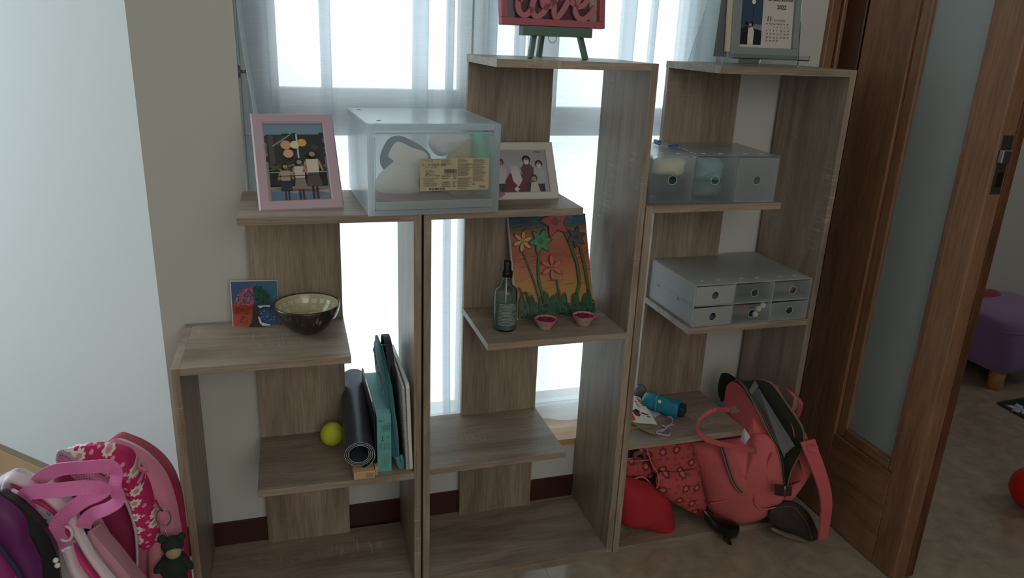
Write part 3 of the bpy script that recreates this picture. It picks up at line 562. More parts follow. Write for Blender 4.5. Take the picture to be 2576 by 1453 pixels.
for base in (a0, a1):
    for k in range(ns): m.face([base + outer[k], base + outer[k + 1], base + inner_[k + 1], base + inner_[k]], 1)
m.build('mat_roll', [mat('charcoal_foam', (60, 64, 74), .38, bump=.15, bscale=900), mat('grey_foam_edge', (176, 178, 182), .7)], t, world=True)
t = thing('kraft_carton', 'small kraft card carton lying under the front end of the rolled mat', 'box', (-.126, .02, ZK[1]))
m = Mb(); m.box(-.023, .023, -.026, .12, .0003, .019); m.build('carton', mat('kraft_card', (196, 160, 122), .8, bump=.1, bscale=500), t, bevel=.0015)
m = Mb(); m.box(.024, .031, -.018, .12, .0003, .021); m.build('carton_flap', mat('kraft_card', (196, 160, 122), .8), t, bevel=.001)
p = Print((-.149, -.0064, ZK[1] + .001), (.046, 0, 0), (0, 0, .017))
for k in range(4): p.rect((90, 70, 52), .55, .2 + k * .17, .92, .2 + k * .17 + .05)
p.build('printed_lines', t)
t = thing('tablet', 'thin black tablet standing between rolled mat and turquoise carton', 'tablet', (-.0985, .03, ZK[1]))
m = Mb(); m.box(-.0022, .0022, -.012, .215, .0003, .150); m.build('tablet_body', M_BLACK, t, bevel=.0015)
m = Mb(); m.box(-.0010, .0012, .03, .15, .1495, .1515); m.build('metal_trim', M_STEEL, t, label='bright metal edge strip')
t = thing('turquoise_carton', 'slim turquoise carton standing on edge beside the rolled mat', 'box', (-.0795, .013, ZK[1]))
teal = mat('turquoise_card', (104, 172, 166), .55)
m = Mb(); m.box(-.0155, .0155, 0, .225, .0003, .139); m.build('carton', teal, t, bevel=.001)
m = Mb(); m.box(-.0155, .0158, -.0006, .0, .1385, .1392); m.box(-.0157, .0157, -.0006, .03, .1391, .1396); m.build('top_flap', mat('turquoise_card_flap', (118, 184, 178), .5), t)
p = Print((-.095, .0125, ZK[1] + .0003), (.031, 0, 0), (0, 0, .139)); G = (40, 96, 86)
for u0, v0, u1, v1 in ((.35, .72, .62, .84), (.68, .72, .95, .86)):
    p.line(G, [(u0, v0), (u1, v0), (u1, v1), (u0, v1), (u0, v0)], .0005)
    for k in range(3): p.rect(G, u0 + .06 + k * .07, v0 + .02, u0 + .08 + k * .07, v1 - .02)
for k in range(9): p.rect(G, .12 + k * .09, .38 + .03 * (k % 2), .135 + k * .09, .52)
for k in range(7): p.rect(G, .3 + k * .08, .08, .31 + k * .08, .34)
p.disc(G, .78, .62, .07, n=14); p.disc((104, 172, 166), .78, .62, .045, n=12); p.rect(G, .35, .56, .40, .66); p.rect(G, .28, .56, .47, .575)
p.text(G, 'PLA', .1, .9, .006); p.build('printed_panel', t)
t = thing('teal_pouch', 'padded teal fabric pouch squeezed beside the turquoise carton', 'pouch', (-.05, .12, ZK[1]))
tp = mat('teal_quilted_fabric', (66, 136, 146), .8, bump=.35, bscale=160, sheen=.3)
def PX(y, z): return V((-.0490 - (z - .312) * .072 - max(0, .06 - y) * .0, y, z))
m = Mb(); ol = [PX(y, z) for y, z in ((.018, .335), (.028, .43), (.055, .50), (.13, .548), (.19, .556), (.235, .535), (.24, .40), (.235, .325), (.14, .316), (.055, .318))]
pillow(m, ol, (-.0115, 0, 0), (.0105, 0, 0), rings=10, wrinkle=.0016, wscale=1.6, pw=6); m.build('pouch_body', tp, t, world=True)
m = Mb(); so = smooth_closed(ol, 60); m.tube([p_ + V((0, 0, .0)) for p_ in so[0:34]], .003, n=6); m.build('piping', mat('teal_piping', (36, 112, 122), .7), t, world=True)
for k in range(9):
    a = PX(.062 + k * .016, .475 + .0075 * k + (.01 if k < 4 else 0)); m = Mb(); m.tube([a + V((-.011, -.004, -.012)), a + V((-.012, .0, -.004)), a + V((-.010, .006, .002))], [.0008, .0022, .0008], n=6); m.build('gather', tp, t, world=True)
m = Mb(); m.tube(smooth_open([PX(.016, .345), PX(.010, .328) + V((.002, 0, 0)), PX(.012, .319) + V((.006, 0, 0)), PX(.018, .325) + V((.010, 0, 0)), PX(.02, .345) + V((.009, 0, 0))], 14), .0045, n=7); m.build('drawstring_end', tp, t, world=True)
t = thing('black_sleeve', 'black zipped sleeve with a webbing handle between teal pouch and white books', 'case', (-.038, .12, ZK[1]))
def PB(y, z): return V((-.0335 - (z - .312) * .078, y, z))
m = Mb(); pillow(m, [PB(y, z) for y, z in ((.05, .325), (.055, .45), (.085, .535), (.2, .545), (.238, .53), (.24, .33), (.15, .316))], (-.0045, 0, 0), (.0035, 0, 0), rings=6, wrinkle=.0006, pw=6); m.build('sleeve_body', mat('black_nylon', (26, 27, 31), .55, bump=.2, bscale=700), t, world=True)
m = Mb(); m.ribbon(smooth_open([PB(.105, .34), PB(.090, .46), PB(.095, .56), PB(.125, .585), PB(.17, .575), PB(.2, .54)], 26), (.0150, 0, 0), .0025); m.build('handle', mat('black_webbing', (40, 41, 46), .7, bump=.3, bscale=900), t, world=True)
m = Mb(); m.tube([PB(.078, .50) + V((-.006, 0, 0)), PB(.070, .475) + V((-.007, 0, 0)), PB(.068, .455) + V((-.005, 0, 0))], .0012, n=6); m.build('zip_pull', M_STEEL, t, world=True)
m = Mb(); A_, B_ = (-.0335, .012), (-.029, .016); m.hexa([V((-.0310, .010, z1)), V((-.0255, .010, z1)), V((-.0255, .238, z1)), V((-.0310, .238, z1)), V((-.0405, .010, z1 + .205)), V((-.035, .010, z1 + .205)), V((-.035, .238, z1 + .222)), V((-.0405, .238, z1 + .222))])
t = thing('white_notebook', 'white ring-bound notebook, left of the two upright white slabs', 'notebook', (-.03, .1, ZK[1]), group=None); m.build('cover', mat('white_card', (205, 205, 200), .6), t, world=True, bevel=.001)
for k in range(40):
    z = z1 + .004 + k * .005; x = -.0310 - (z - z1) * .0463; m = Mb(); m.box(x - .0012, x + .006, .0086, .0104, z, z + .0024)
    o = m.build('page_edge', mat('page_grey', (170, 170, 166), .7), t, world=True) if k == 0 else None
    if k: m.b.free(); o2 = first.copy(); COL.objects.link(o2); o2.location = first.location + V((-(k * .005) * .0463, 0, k * .005))
    else: first = o
t = thing('white_tablet', 'white tablet with rounded corners leaning against the bookcase side', 'tablet', (-.02, .1, ZK[1]))
def slab(x, th, y0, y1, z0, z1_, lean, rad, mt, nm):
    m = Mb(); pts = []
    for cy, cz, a0_ in ((y0 + rad, z0 + rad, pi), (y1 - rad, z0 + rad, 1.5 * pi), (y1 - rad, z1_ - rad, 0), (y0 + rad, z1_ - rad, .5 * pi)):
        for k in range(6): a = a0_ + k * pi / 10; pts.append(V((x - (cz + rad * sin(a) - z0) * lean, cy + rad * cos(a), cz + rad * sin(a))))
    m.prism(pts, (th, 0, 0)); return m.build(nm, mt, t, world=True, bevel=.0015)
slab(-.0262, .0080, .000, .232, z1, z1 + .215, .034, .012, mat('white_gloss_plastic', (214, 214, 210), .3), 'tablet_shell')
slab(-.0262, .0008, .008, .224, z1 + .008, z1 + .207, .034, .008, M_BLACK, 'screen_edge')
# ------------------------------------------------------------------ frosted storage boxes
M_FROST = sheer('frosted_polypropylene', (238, 244, 246), .50, .85, gloss=.5, slub=False)
M_FROST2 = sheer('clearer_polypropylene', (232, 240, 242), .74, .85, gloss=.5, slub=False)
M_FROST3 = sheer('milky_polypropylene', (232, 234, 234), .22, .75, gloss=.5, slub=False)
M_RIBP = sheer('thick_frosted_edge', (236, 243, 248), .32, .88, gloss=.5, slub=False)
t = thing('storage_box', 'large frosted plastic drawer box with a printed label, across both bookcases', 'storage box', (-.107, -.022, ZK[3]), (0, 0, .029))
bw, bd, bh, e = .260, .288, .1755, .0022
m = Mb(); m.box(0, bw, 0, bd, .0003, e); m.box(0, bw, 0, bd, bh - e, bh); m.box(0, e, 0, bd, e, bh - e); m.box(bw - e, bw, 0, bd, e, bh - e); m.box(e, bw - e, bd - e, bd, e, bh - e); m.build('shell', M_FROST, t, bevel=.001)
m = Mb(); m.box(-.0008, .012, -.0012, .004, 0.0003, bh); m.box(bw - .012, bw + .0008, -.0012, .004, 0.0003, bh); m.box(.012, bw - .012, -.0012, .004, bh - .012, bh + .0006); m.box(.012, bw - .012, -.0012, .004, .0003, .010); m.box(-.0008, .004, .004, bd, bh - .012, bh + .0006); m.box(bw - .004, bw + .0008, .004, bd, bh - .012, bh + .0006); m.build('rim', M_RIBP, t, bevel=.001)
dr = None
m = Mb(); x0, x1, zt = .0135, bw - .0135, bh - .0155; m.box(x0, x1, -.002, .0002, .0125, zt); m.box(x0, x0 + .0015, .0002, bd - .02, .0125, zt - .01); m.box(x1 - .0015, x1, .0002, bd - .02, .0125, zt - .01); m.box(x0, x1, bd - .022, bd - .02, .0125, zt - .01); m.box(x0, x1, .0002, bd - .022, .0125, .0140)
dr = m.build('drawer', M_FROST2, t, bevel=.0006)
m = Mb(); m.box(x0, x1, -.0055, -.002, .0125, .022); m.box(x0, x1, -.0035, -.002, .022, .0285); m.build('drawer_lip', M_FROST, dr, bevel=.001)
m = Mb(); m.box(x0 + .002, x1 - .002, -.004, -.0022, zt - .0025, zt); m.build('drawer_top_edge', M_RIBP, dr)
for x, y in ((.03, .05), (bw - .05, .06), (.02, .25)):
    m = Mb(); m.lathe([(0, .0008), (.004, .0008), (.0045, 0)], c=(x, y, bh), n=10, cap0=False); m.build('stacking_dimple', mat('shade_dimple', (140, 150, 152), .5), t)
# label
LO = V((.0985, -.0052, .048)); lw_, lh_ = .1385, .0625; Mt = MW[t]
p = Print(Mt @ LO, Mt.to_3x3() @ V((lw_, 0, 0)), Mt.to_3x3() @ V((0, 0, lh_))); K = (74, 66, 46); p.rect((196, 180, 138), 0, 0, 1, 1)
p.k += 1
p.rect(K, .02, .955, .28, .965); p.rect(K, .02, .855, .28, .859); p.text(K, 'ケース 引出式 深型', .025, .77, .0056, .00012); p.text(K, 'PP CASE', .10, .90, .0034); p.text(K, 'drawer type, deep', .07, .71, .0032)
def fine(u, v, wd, n, dv, sz=.0020, seed=0, dense=.8):
    r = random.Random(seed)
    for k in range(n):
        x = u; lim = u + wd * (.6 + .4 * r.random())
        while x < lim: l = .006 + .02 * r.random(); p.k -= 1; p.rect([c + 50 for c in K], x, v - k * dv, min(x + l, lim), v - k * dv + sz / lh_ * .55); x += l + .004
fine(.08, .63, .15, 4, .04, seed=1); p.text(K, 'PP', .09, .50, .0044, .0001); p.text(K, '26 x 37 x 17.5 cm', .07, .455, .0040, .0001); p.rect(K, .02, .40, .28, .406); fine(.05, .365, .21, 8, .033, seed=2); p.text(K, 'MUJI 無印良品', .13, .03, .0050, .0002)
fine(.31, .955, .17, 5, .034, seed=3)
u = .345; r = random.Random(8)
while u < .525: l = r.choice((.002, .003, .005, .008)); p.rect(K, u, .55, u + l, .67); u += l + r.choice((.002, .003, .004))
p.text(K, '4 548718 735448', .345, .50, .0036)
for k, v in enumerate((.44, .37, .25, .19, .12)): fine(.31, v, .06, 1, .1, .004, seed=20 + k); fine(.36, v, .09, 1, .1, .004, seed=30 + k); fine(.47, v, .06, 1, .1, .004, seed=40 + k)
fine(.54, .955, .15, 3, .035, seed=4); fine(.54, .83, .23, 12, .034, seed=5); fine(.54, .38, .22, 9, .034, seed=6); p.text(K, 'www.muji.com', .54, .045, .0032)
fine(.76, .955, .22, 4, .034, seed=7); fine(.76, .80, .2, 15, .037, seed=9)
p.line(K, [(.755, .17), (.775, .23), (.795, .17), (.755, .17)], .0006); fine(.86, .12, .1, 3, .03, seed=10)
p.k += 1; o = p.build('label', dr, label='cream printed product label')
# things inside the box
def inside(pts, y, front, mt, nm, label, cat, back=None, wr=.002, reg=(850, 230, 3.963), pw=2.4, ws=1.5):
    m = Mb(); pillow(m, [at_y(reg[0] + a / reg[2], reg[1] + b / reg[2], y) for a, b in pts], (0, -front, 0), (0, (back or front), 0), n=40, rings=6, wrinkle=wr, wscale=ws, pw=pw); return solo(m, nm, mt, label, cat)
inside([(400, 1000), (395, 840), (560, 690), (500, 640), (590, 500), (740, 560), (890, 620), (870, 760), (800, 900), (790, 1010)], .035, .022, mat('cream_terry', (226, 222, 208), .95, bump=.3, bscale=500), 'cream_pouch', 'cream towelling pouch inside the large frosted box', 'pouch')
inside([(420, 720), (480, 500), (600, 440), (760, 500), (900, 600), (960, 700), (1140, 720), (1100, 1000), (800, 1010), (600, 900)], .085, .02, mat('navy_cloth', (58, 68, 84), .9), 'navy_cloth', 'folded navy cloth behind the cream pouch in the frosted box', 'cloth')
inside([(1080, 700), (1130, 600), (1300, 470), (1335, 600), (1345, 990), (1100, 1000)], .045, .02, mat('mustard_cloth', (178, 162, 108), .9), 'mustard_cloth', 'mustard patterned cloth inside the large frosted box', 'cloth')
inside([(900, 520), (960, 390), (1080, 370), (1260, 410), (1330, 470), (1150, 600), (1000, 640)], .06, .03, mat('white_bag_film', (225, 228, 226), .5), 'white_bag', 'crumpled white bag at the top of the frosted box', 'bag', wr=.004)
inside([(1340, 450), (1530, 420), (1560, 700), (1540, 990), (1360, 990)], .06, .03, mat('mint_plastic', (110, 205, 168), .6), 'mint_bag', 'mint green bag at the right of the frosted box', 'bag')
inside([(420, 1010), (1560, 990), (1560, 1060), (900, 1075), (400, 1070)], .09, .06, mat('rose_cloth', (170, 120, 138), .9), 'rose_cloth', 'dull pink cloth along the bottom of the frosted box', 'cloth')

M_HOLE = mat('finger_hole_edge', (190, 196, 198), .4)
def drawer_box(name, label, loc, rz, wd, dp, ht, cols, rows, tints, shell_mat):
    t = thing(name, label, 'storage box', loc, (0, 0, rz), 'translucent drawer boxes on the right bookcase'); e = .0018
    m = Mb(); m.box(0, wd, 0, dp, .0003, e); m.box(0, wd, 0, dp, ht - e, ht); m.box(0, e, 0, dp, e, ht - e); m.box(wd - e, wd, 0, dp, e, ht - e); m.box(e, wd - e, dp - e, dp, e, ht - e); m.build('shell', shell_mat, t, bevel=.0006)
    cw = wd / cols; rh = ht / rows
    for c in range(1, cols): m = Mb(); m.box(c * cw - .001, c * cw + .001, .0005, dp - e, e, ht - e); m.build('divider', shell_mat, t)
    for r in range(1, rows): m = Mb(); m.box(e, wd - e, .0005, dp - e, r * rh - .0008, r * rh + .0008); m.build('divider', shell_mat, t)
    for c in range(cols):
        for s in (0, 1):
            m = Mb(); m.box(c * cw + cw * .3 + s * cw * .4 - .005, c * cw + cw * .3 + s * cw * .4 + .005, .028, .0295, ht, ht + .0006); m.build('joint_tab', mat('pale_tab', (235, 238, 238), .4), t)
    for r in range(rows):
        for c in range(cols):
            a0, a1, b0, b1 = c * cw + .0028, (c + 1) * cw - .0028, r * rh + .0026, (r + 1) * rh - .0042; R = min(.0095, (b1 - b0) * .24); cx, cz = (a0 + a1) / 2, (b0 + b1) / 2
            m = Mb(); n = 24    # front with a real round finger hole
            def sq(a):
                dx, dz = cos(a), sin(a); k = min((a1 - a0) / 2 / abs(dx) if abs(dx) > 1e-6 else 9, (b1 - b0) / 2 / abs(dz) if abs(dz) > 1e-6 else 9); return V((cx + dx * k, 0, cz + dz * k))
            angs = sorted([2 * pi * k / n for k in range(n)] + [atan2(sz_ * (b1 - b0), sx_ * (a1 - a0)) % (2 * pi) for sx_ in (1, -1) for sz_ in (1, -1)])
            y0, y1 = -.0012, .0006
            mk = lambda f, y: [V((f(a).x, y, f(a).z)) for a in angs]; ci = lambda a: V((cx + R * cos(a), 0, cz + R * sin(a)))
            m.rings([mk(ci, y1), mk(ci, y0), mk(sq, y0), mk(sq, y1), mk(ci, y1)], 0, smooth=False)
            m.box(a0, a0 + .001, y1, dp * .9, b0, b1 - .004); m.box(a1 - .001, a1, y1, dp * .9, b0, b1 - .004); m.box(a0 + .001, a1 - .001, y1, dp * .9, b0, b0 + .001); m.box(a0 + .001, a1 - .001, dp * .9 - .001, dp * .9, b0 + .001, b1 - .004)
            d_ = m.build('drawer', tints[r][c], t)
            m = Mb(); m.rings([[V((cx + q * cos(a), y, cz + q * sin(a))) for a in [2 * pi * k / 24 for k in range(24)]] for q, y in ((R, -.0016), (R * 1.09, -.0016), (R * 1.09, -.001), (R, -.001), (R, -.0016))], 0, smooth=False); m.build('finger_hole_ring', M_HOLE, d_)
    return t
B3 = drawer_box('drawer_box', 'frosted three-drawer box on the upper shelf, blue wrist strap on top', (.507, .018, ZK[3]), -.085, .306, .205, .1075, 3, 1, [[M_FROST2, M_FROST2, M_FROST]], M_FROST2)
B6 = drawer_box('drawer_box', 'milky six-drawer box on the middle shelf of the right bookcase', (.641, -.002, ZK[2]), 0, .3205, .238, .1045, 3, 2, [[M_FROST3, M_FROST2, M_FROST], [M_FROST3, M_FROST2, M_FROST2]], M_FROST3)
for x in (.07, .17):
    m = Mb(); m.box(-.0006, .0, x, x + .008, .045, .049); m.build('side_tab', mat('dark_tab', (90, 94, 96), .5), B6)
def inbox(box, x0, x1, y0, y1, z0, z1_, mt, nm, label, cat, wr=.003, seed=0):
    m = Mb(); c = V(((x0 + x1) / 2, (y0 + y1) / 2, (z0 + z1_) / 2)); r = random.Random(seed); ol = []
    for k in range(12):
        a = 2 * pi * k / 12; q = .82 + .18 * r.random(); ol.append(c + V(((x1 - x0) / 2 * max(-1, min(1, 1.25 * cos(a))) * q, 0, (z1_ - z0) / 2 * max(-1, min(1, 1.25 * sin(a))) * q)))
    pillow(m, ol, (0, (y0 - y1) / 2, 0), n=30, rings=6, wrinkle=wr, wscale=2); m.b.transform(MW[box]); return solo(m, nm, mt, label, cat)
inbox(B3, .008, .096, .008, .06, .056, .098, mat('cream_lace', (212, 206, 176), .9, bump=.4, bscale=400), 'cream_cloth', 'cream lace cloth in the left drawer of the three-drawer box', 'cloth', seed=1)
inbox(B3, .008, .096, .010, .12, .005, .062, mat('slate_blue_cloth', (52, 72, 88), .85), 'slate_cloth', 'slate blue cloth in the left drawer of the three-drawer box', 'cloth', seed=2)
inbox(B3, .112, .196, .012, .10, .040, .098, mat('aqua_film', (120, 160, 160), .5), 'aqua_packet', 'pale aqua packet in the middle drawer of the three-drawer box', 'packet', wr=.006, seed=3)
inbox(B3, .112, .198, .010, .10, .005, .05, mat('green_grey_film', (96, 122, 118), .5), 'green_packet', 'grey-green packet low in the middle drawer of the three-drawer box', 'packet', wr=.006, seed=4)
inbox(B3, .215, .298, .012, .14, .005, .030, mat('grey_cloth', (98, 104, 110), .9), 'grey_cloth', 'grey cloth low in the right drawer of the three-drawer box', 'cloth', seed=5)
inbox(B6, .114, .205, .008, .10, .058, .098, mat('dark_green_cloth', (46, 72, 66), .9), 'dark_green_cloth', 'dark green cloth in the top middle drawer of the six-drawer box', 'cloth', seed=6)
inbox(B6, .114, .18, .008, .10, .006, .045, mat('mauve_cloth', (128, 92, 110), .9), 'mauve_cloth', 'mauve ribbon bundle in the bottom middle drawer of the six-drawer box', 'cloth', wr=.006, seed=7)
inbox(B6, .222, .312, .010, .12, .006, .040, mat('dark_grey_cloth', (66, 68, 70), .9), 'dark_grey_cloth', 'dark grey cloth in the bottom right drawer of the six-drawer box', 'cloth', seed=8)
inbox(B6, .222, .312, .012, .12, .058, .090, mat('taupe_cloth', (120, 112, 104), .9), 'taupe_cloth', 'taupe cloth in the top right drawer of the six-drawer box', 'cloth', seed=9)
inbox(B6, .006, .10, .014, .14, .006, .022, mat('grey_cloth', (98, 104, 110), .9), 'grey_cloth', 'grey cloth in the bottom left drawer of the six-drawer box', 'cloth', seed=10)
for k, (x, z) in enumerate(((.188, .030), (.200, .038), (.182, .016))):
    lab = ('white pompom low at the right in the bottom middle drawer', 'highest white pompom in the bottom middle drawer', 'white pompom nearest the finger hole of the bottom middle drawer')[k]
    m = Mb(); m.lathe([(.0075 * sin(pi * j / 10), -.0075 * cos(pi * j / 10)) for j in range(11)], c=(x, .014, z), n=14); m.b.transform(MW[B6]); solo(m, 'pompom', mat('white_bead', (225, 220, 210), .6), lab, 'pompom', 'white pompoms in the six-drawer box')
# blue wrist strap lying on the three-drawer box
zt = ZK[3] + .1075 + .001
t = thing('wrist_strap', 'blue and grey plastic wrist strap lying on the three-drawer box', 'strap', at_z(1705, 372, zt))
def q6(x, y, h=0): return at_z(1640 + x / 16.1, 340 + y / 16.1, zt + h)
band = mat('translucent_blue_grey', (96, 122, 138), .3)
m = Mb(); m.ribbon(smooth_open([q6(180, 320, .002), q6(300, 330, .006), q6(480, 360, .004), q6(640, 450, .003), q6(900, 530, .002), q6(1250, 620, .001), q6(1560, 740, .001), q6(1850, 860, .001)], 40), (.002, .012, 0), .0016); m.build('band', band, t, world=True)
m = Mb(); c = q6(860, 430, .004); m.lathe([(0, .004), (.010, .004), (.013, .002), (.012, 0), (0, 0)], c=c, n=24, M=None); m.build('dial', mat('blue_plastic', (42, 96, 138), .25), t, world=True)
m = Mb(); c = q6(220, 310, .003); m.box(c.x - .005, c.x + .004, c.y - .012, c.y + .012, c.z - .003, c.z + .007); m.build('buckle', mat('blue_plastic', (42, 96, 138)), t, world=True, bevel=.0015)
for x, y in ((1310, 560), (1420, 620), (1600, 700), (1720, 760)):
    m = Mb(); m.lathe([(0, .0012), (.0022, .001), (.0026, 0)], c=q6(x, y, .002), n=10); m.build('stud', mat('pale_stud', (210, 216, 220), .4), t, world=True)

# ------------------------------------------------------------------ bottle and clay cups on the middle bookcase
t = thing('spray_bottle', 'tall clear glass spray bottle with a black pump, in front of the flower painting', 'bottle', (.207, .080, ZK[2]))
m = Mb(); R = .0262; op = [(0, .0003), (.022, .0003), (.0255, .003), (R, .008), (R, .088), (.0245, .096), (.019, .102), (.013, .106), (.0105, .112), (.0100, .121), (.0125, .123), (.0125, .126), (.0095, .127)]
m.lathe(op, n=32); m.build('glass_body', clear('bottle_glass', (.95, .98, .97), 1.4), t)
m = Mb(); m.lathe([(0, .003), (.0235, .004), (.0243, .010), (.0243, .084), (.022, .084), (0, .0842)], n=28); m.build('liquid', sheer('green_tinted_liquid', (190, 208, 196), .72, .7, slub=False), t)
m = Mb(); m.rings([[V(((R + .0004) * cos(a), (R + .0004) * sin(a), z)) for a in [pi * 1.08 + pi * 1.05 * k / 20 for k in range(21)]] for z in (.014, .072)], closed=False); m.build('label_wrap', sheer('green_label_film', (118, 142, 130), .30, .6, slub=False), t)
m = Mb(); r = random.Random(3)
for k in range(15):
    z = .067 - k * .0035; a0_ = pi * 1.22; a1_ = a0_ + pi * (.35 + .3 * r.random()); 
    m.rings([[V(((R + .0008) * cos(a), (R + .0008) * sin(a), zz)) for a in [a0_ + (a1_ - a0_) * j / 8 for j in range(9)]] for zz in (z, z + .0011)], closed=False)
m.build('label_lines', mat('pale_print', (165, 182, 170), .6), t)
m = Mb(); m.lathe([(.0115, .1265), (.0135, .127), (.0138, .136), (.0130, .1385), (.0095, .1395), (.0092, .161), (.0075, .1625), (0, .1628)], n=24, cap0=True); m.build('pump_cap', M_BLACK, t)
m = Mb(); m.tube([(0, 0, .01), (0, 0, .126)], .0016, n=8); m.build('dip_tube', mat('white_tube', (200, 205, 200), .5), t)
def cup(px, py, label, rz):
    b = at_z(px, py, ZK[2]); t = thing('clay_cup', label, 'cup', (b.x, b.y + .012, ZK[2]), (0, 0, rz), 'painted clay cups in front of the flower painting')
    def shape(r_, z, k_=1):
        out = []
        for k in range(28):
            a = 2 * pi * k / 28; d = abs(((a - 1.5 * pi + pi) % (2 * pi)) - pi); s = 1 + .22 * max(0, 1 - d / .55) * k_; out.append(V((r_ * s * cos(a), r_ * s * sin(a) * .92, z)))
        return out
    m = Mb(); m.rings([shape(.013, .0003, 0), shape(.0145, .001, 0), shape(.016, .006, .2), shape(.022, .014, .7), shape(.026, .022), shape(.027, .0245), shape(.0255, .0255), shape(.0235, .0245), shape(.021, .0195), shape(.0, .0185)], 0, cap0=True); m.build('bowl', mat('speckled_clay', (186, 156, 142), .8, bump=.3, bscale=400, var=.15, vscale=200), t)
    m = Mb(); m.rings([shape(.0262, .0215), shape(.0276, .0245), shape(.0262, .0262), shape(.0240, .0256)], 0); m.build('painted_rim', mat('pink_glaze', (188, 104, 118), .5), t)
    m = Mb(); m.rings([shape(.0236, .0215), shape(.012, .0235), shape(.0, .0245)], 0); r = random.Random(int(px))
    for k in range(130):
        a = r.random() * 2 * pi; q = sqrt(r.random()) * .0215; s = .0008 + .0013 * r.random(); c = V((q * cos(a), q * sin(a) * .92, .0225 + .0022 * (1 - q / .0215))); d = V((r.random() - .5, r.random() - .5, r.random() - .5)).normalized(); e_ = d.cross(V((0, 0, 1))); m.face([c + d * s, c + e_ * s, c - d * s + V((0, 0, s)), c - e_ * s], 1)
    o = m.build('glitter_filling', [mat('dark_pink_glitter', (120, 30, 66), .4), mat('bright_pink_glitter', (170, 48, 96), .2, metal=.4)], t); o['kind'] = 'stuff'
    m = Mb()
    for k in range(9):
        a = pi + pi * k / 8; c = V((.0255 * cos(a), .0235 * sin(a), .0165)); m.tube([c * 1 + V((-.003, 0, .002)), c + V((0, -.0008, -.001)), c + V((.003, 0, .002))], .0005, n=5)
    m.build('painted_scallops', mat('brown_outline', (96, 60, 56), .6), t)
cup(1376, 831, 'painted clay cup of pink glitter, nearer the bottle', .15); cup(1472, 821, 'painted clay cup of pink glitter, at the right end of the shelf', -.5)

# ------------------------------------------------------------------ green easel with the pink word frame
z4 = ZK[4]; t = thing('table_easel', 'small green painted easel standing on the middle bookcase', 'easel', (.30, .10, z4))
green = mat('green_paint', (88, 116, 102), .5, bump=.15, bscale=300)
BLb = V((.216, .066, 0)); BRb = V((.378, .092, 0)); ub = (BRb - BLb).normalized(); nb_ = V((-ub.y, ub.x, 0))
m = Mb(); zb = 1.2415; zt_ = 1.2605; o = [BLb + V((0, 0, zb)), BRb + V((0, 0, zb)), BRb + nb_ * .018 + V((0, 0, zb)), BLb + nb_ * .018 + V((0, 0, zb))]; m.hexa(o + [q + V((0, 0, zt_ - zb)) for q in o]); m.build('ledge', green, t, world=True, bevel=.0015)
def leg(a, b, s=.0052):
    a, b = V(a), V(b); m = Mb(); d = (b - a).normalized(); x = ub; y = d.cross(x).normalized(); m.hexa([a - x * s - y * s, a + x * s - y * s, a + x * s + y * s, a - x * s + y * s, b - x * s - y * s, b + x * s - y * s, b + x * s + y * s, b - x * s + y * s]); m.build('leg', green, t, world=True, bevel=.0008)
lb = at_z(1337, 147, z4); lb.y = .07; lb.x = at_y(1337, 147, .07).x; leg((lb.x, .078, z4 + .0005), (lb.x + .058, .155, z4 + .26)); rx = at_y(1474, 148, .095).x; leg((rx, .098, z4 + .0005), (rx - .058, .175, z4 + .26)); mx_ = at_y(1361, 145, .185).x; leg((mx_, .200, z4 + .0005), (mx_ + .015, .17, z4 + .25))
m = Mb(); m.box(.27, .325, .162, .172, z4 + .235, z4 + .247); m.build('top_bar', green, t, world=True, bevel=.001)
t = thing('word_frame', 'dusty pink box frame with cut-out cursive word love, on the green easel', 'frame', (.166, .058, 1.2610))
BL = V((.170, .066, 1.2610)); BR = V((.409, .1045, 1.2610)); Mx, wd = lean_matrix(BL, BR, 6); M4 = MW[t].inverted() @ Mx; pk = mat('dusty_pink_paint', (170, 90, 104), .5, bump=.1, bscale=400); rim = .0135; hh = .20
m = Mb()
for a in ((0, wd, 0, rim), (0, wd, hh - rim, hh), (0, rim, rim, hh - rim), (wd - rim, wd, rim, hh - rim)): m.box(*a, -.012, .003, M=M4)
m.build('frame', pk, t, bevel=.001)
p = Print(Mx @ V((rim, rim, -.010)), Mx.to_3x3() @ V((wd - 2 * rim, 0, 0)), Mx.to_3x3() @ V((0, hh - 2 * rim, 0))); p.rect((112, 62, 76), 0, 0, 1, 1); r = random.Random(6)
p.poly((120, 124, 134), [(0, 0), (.1, 0), (.2, 1), (0, 1)]); p.poly((170, 160, 140), [(.92, 0), (1, 0), (1, 1), (.9, 1)])
for k in range(50): p.poly(r.choice(((150, 84, 100), (136, 70, 88), (96, 52, 66), (166, 106, 118), (70, 44, 58))), [(a := .08 + .8 * r.random(), b := .9 * r.random()), (a + .06, b + .02 * r.random()), (a + .07, b + .05), (a + .01, b + .04)])
p.build('backing_photo', t)
def stroke2(m, pts, wd_, Mx, z0, z1_, n=10):
    P = smooth_open([V((x, y, 0)) for x, y in pts], n * len(pts)); top, bot = [], []; Ls, Rs = [], []
    for i, q in enumerate(P):
        tt = (P[min(i + 1, len(P) - 1)] - P[max(i - 1, 0)]).normalized(); nn = V((-tt.y, tt.x, 0)) * wd_ / 2 * (1 + .25 * abs(tt.y)); Ls.append(q + nn); Rs.append(q - nn)
    m.rings([[Mx @ V((a.x, a.y, z1_)), Mx @ V((b.x, b.y, z1_)), Mx @ V((b.x, b.y, z0)), Mx @ V((a.x, a.y, z0))] for a, b in zip(Ls, Rs)], 0, True, True, False)
m = Mb(); sc = wd / 279.0 / 4.684     # letter shapes measured along the frame
def LQ(x, y): return ((x - 520) * sc, (315 - y) * sc + (x - 520) * sc * .045)
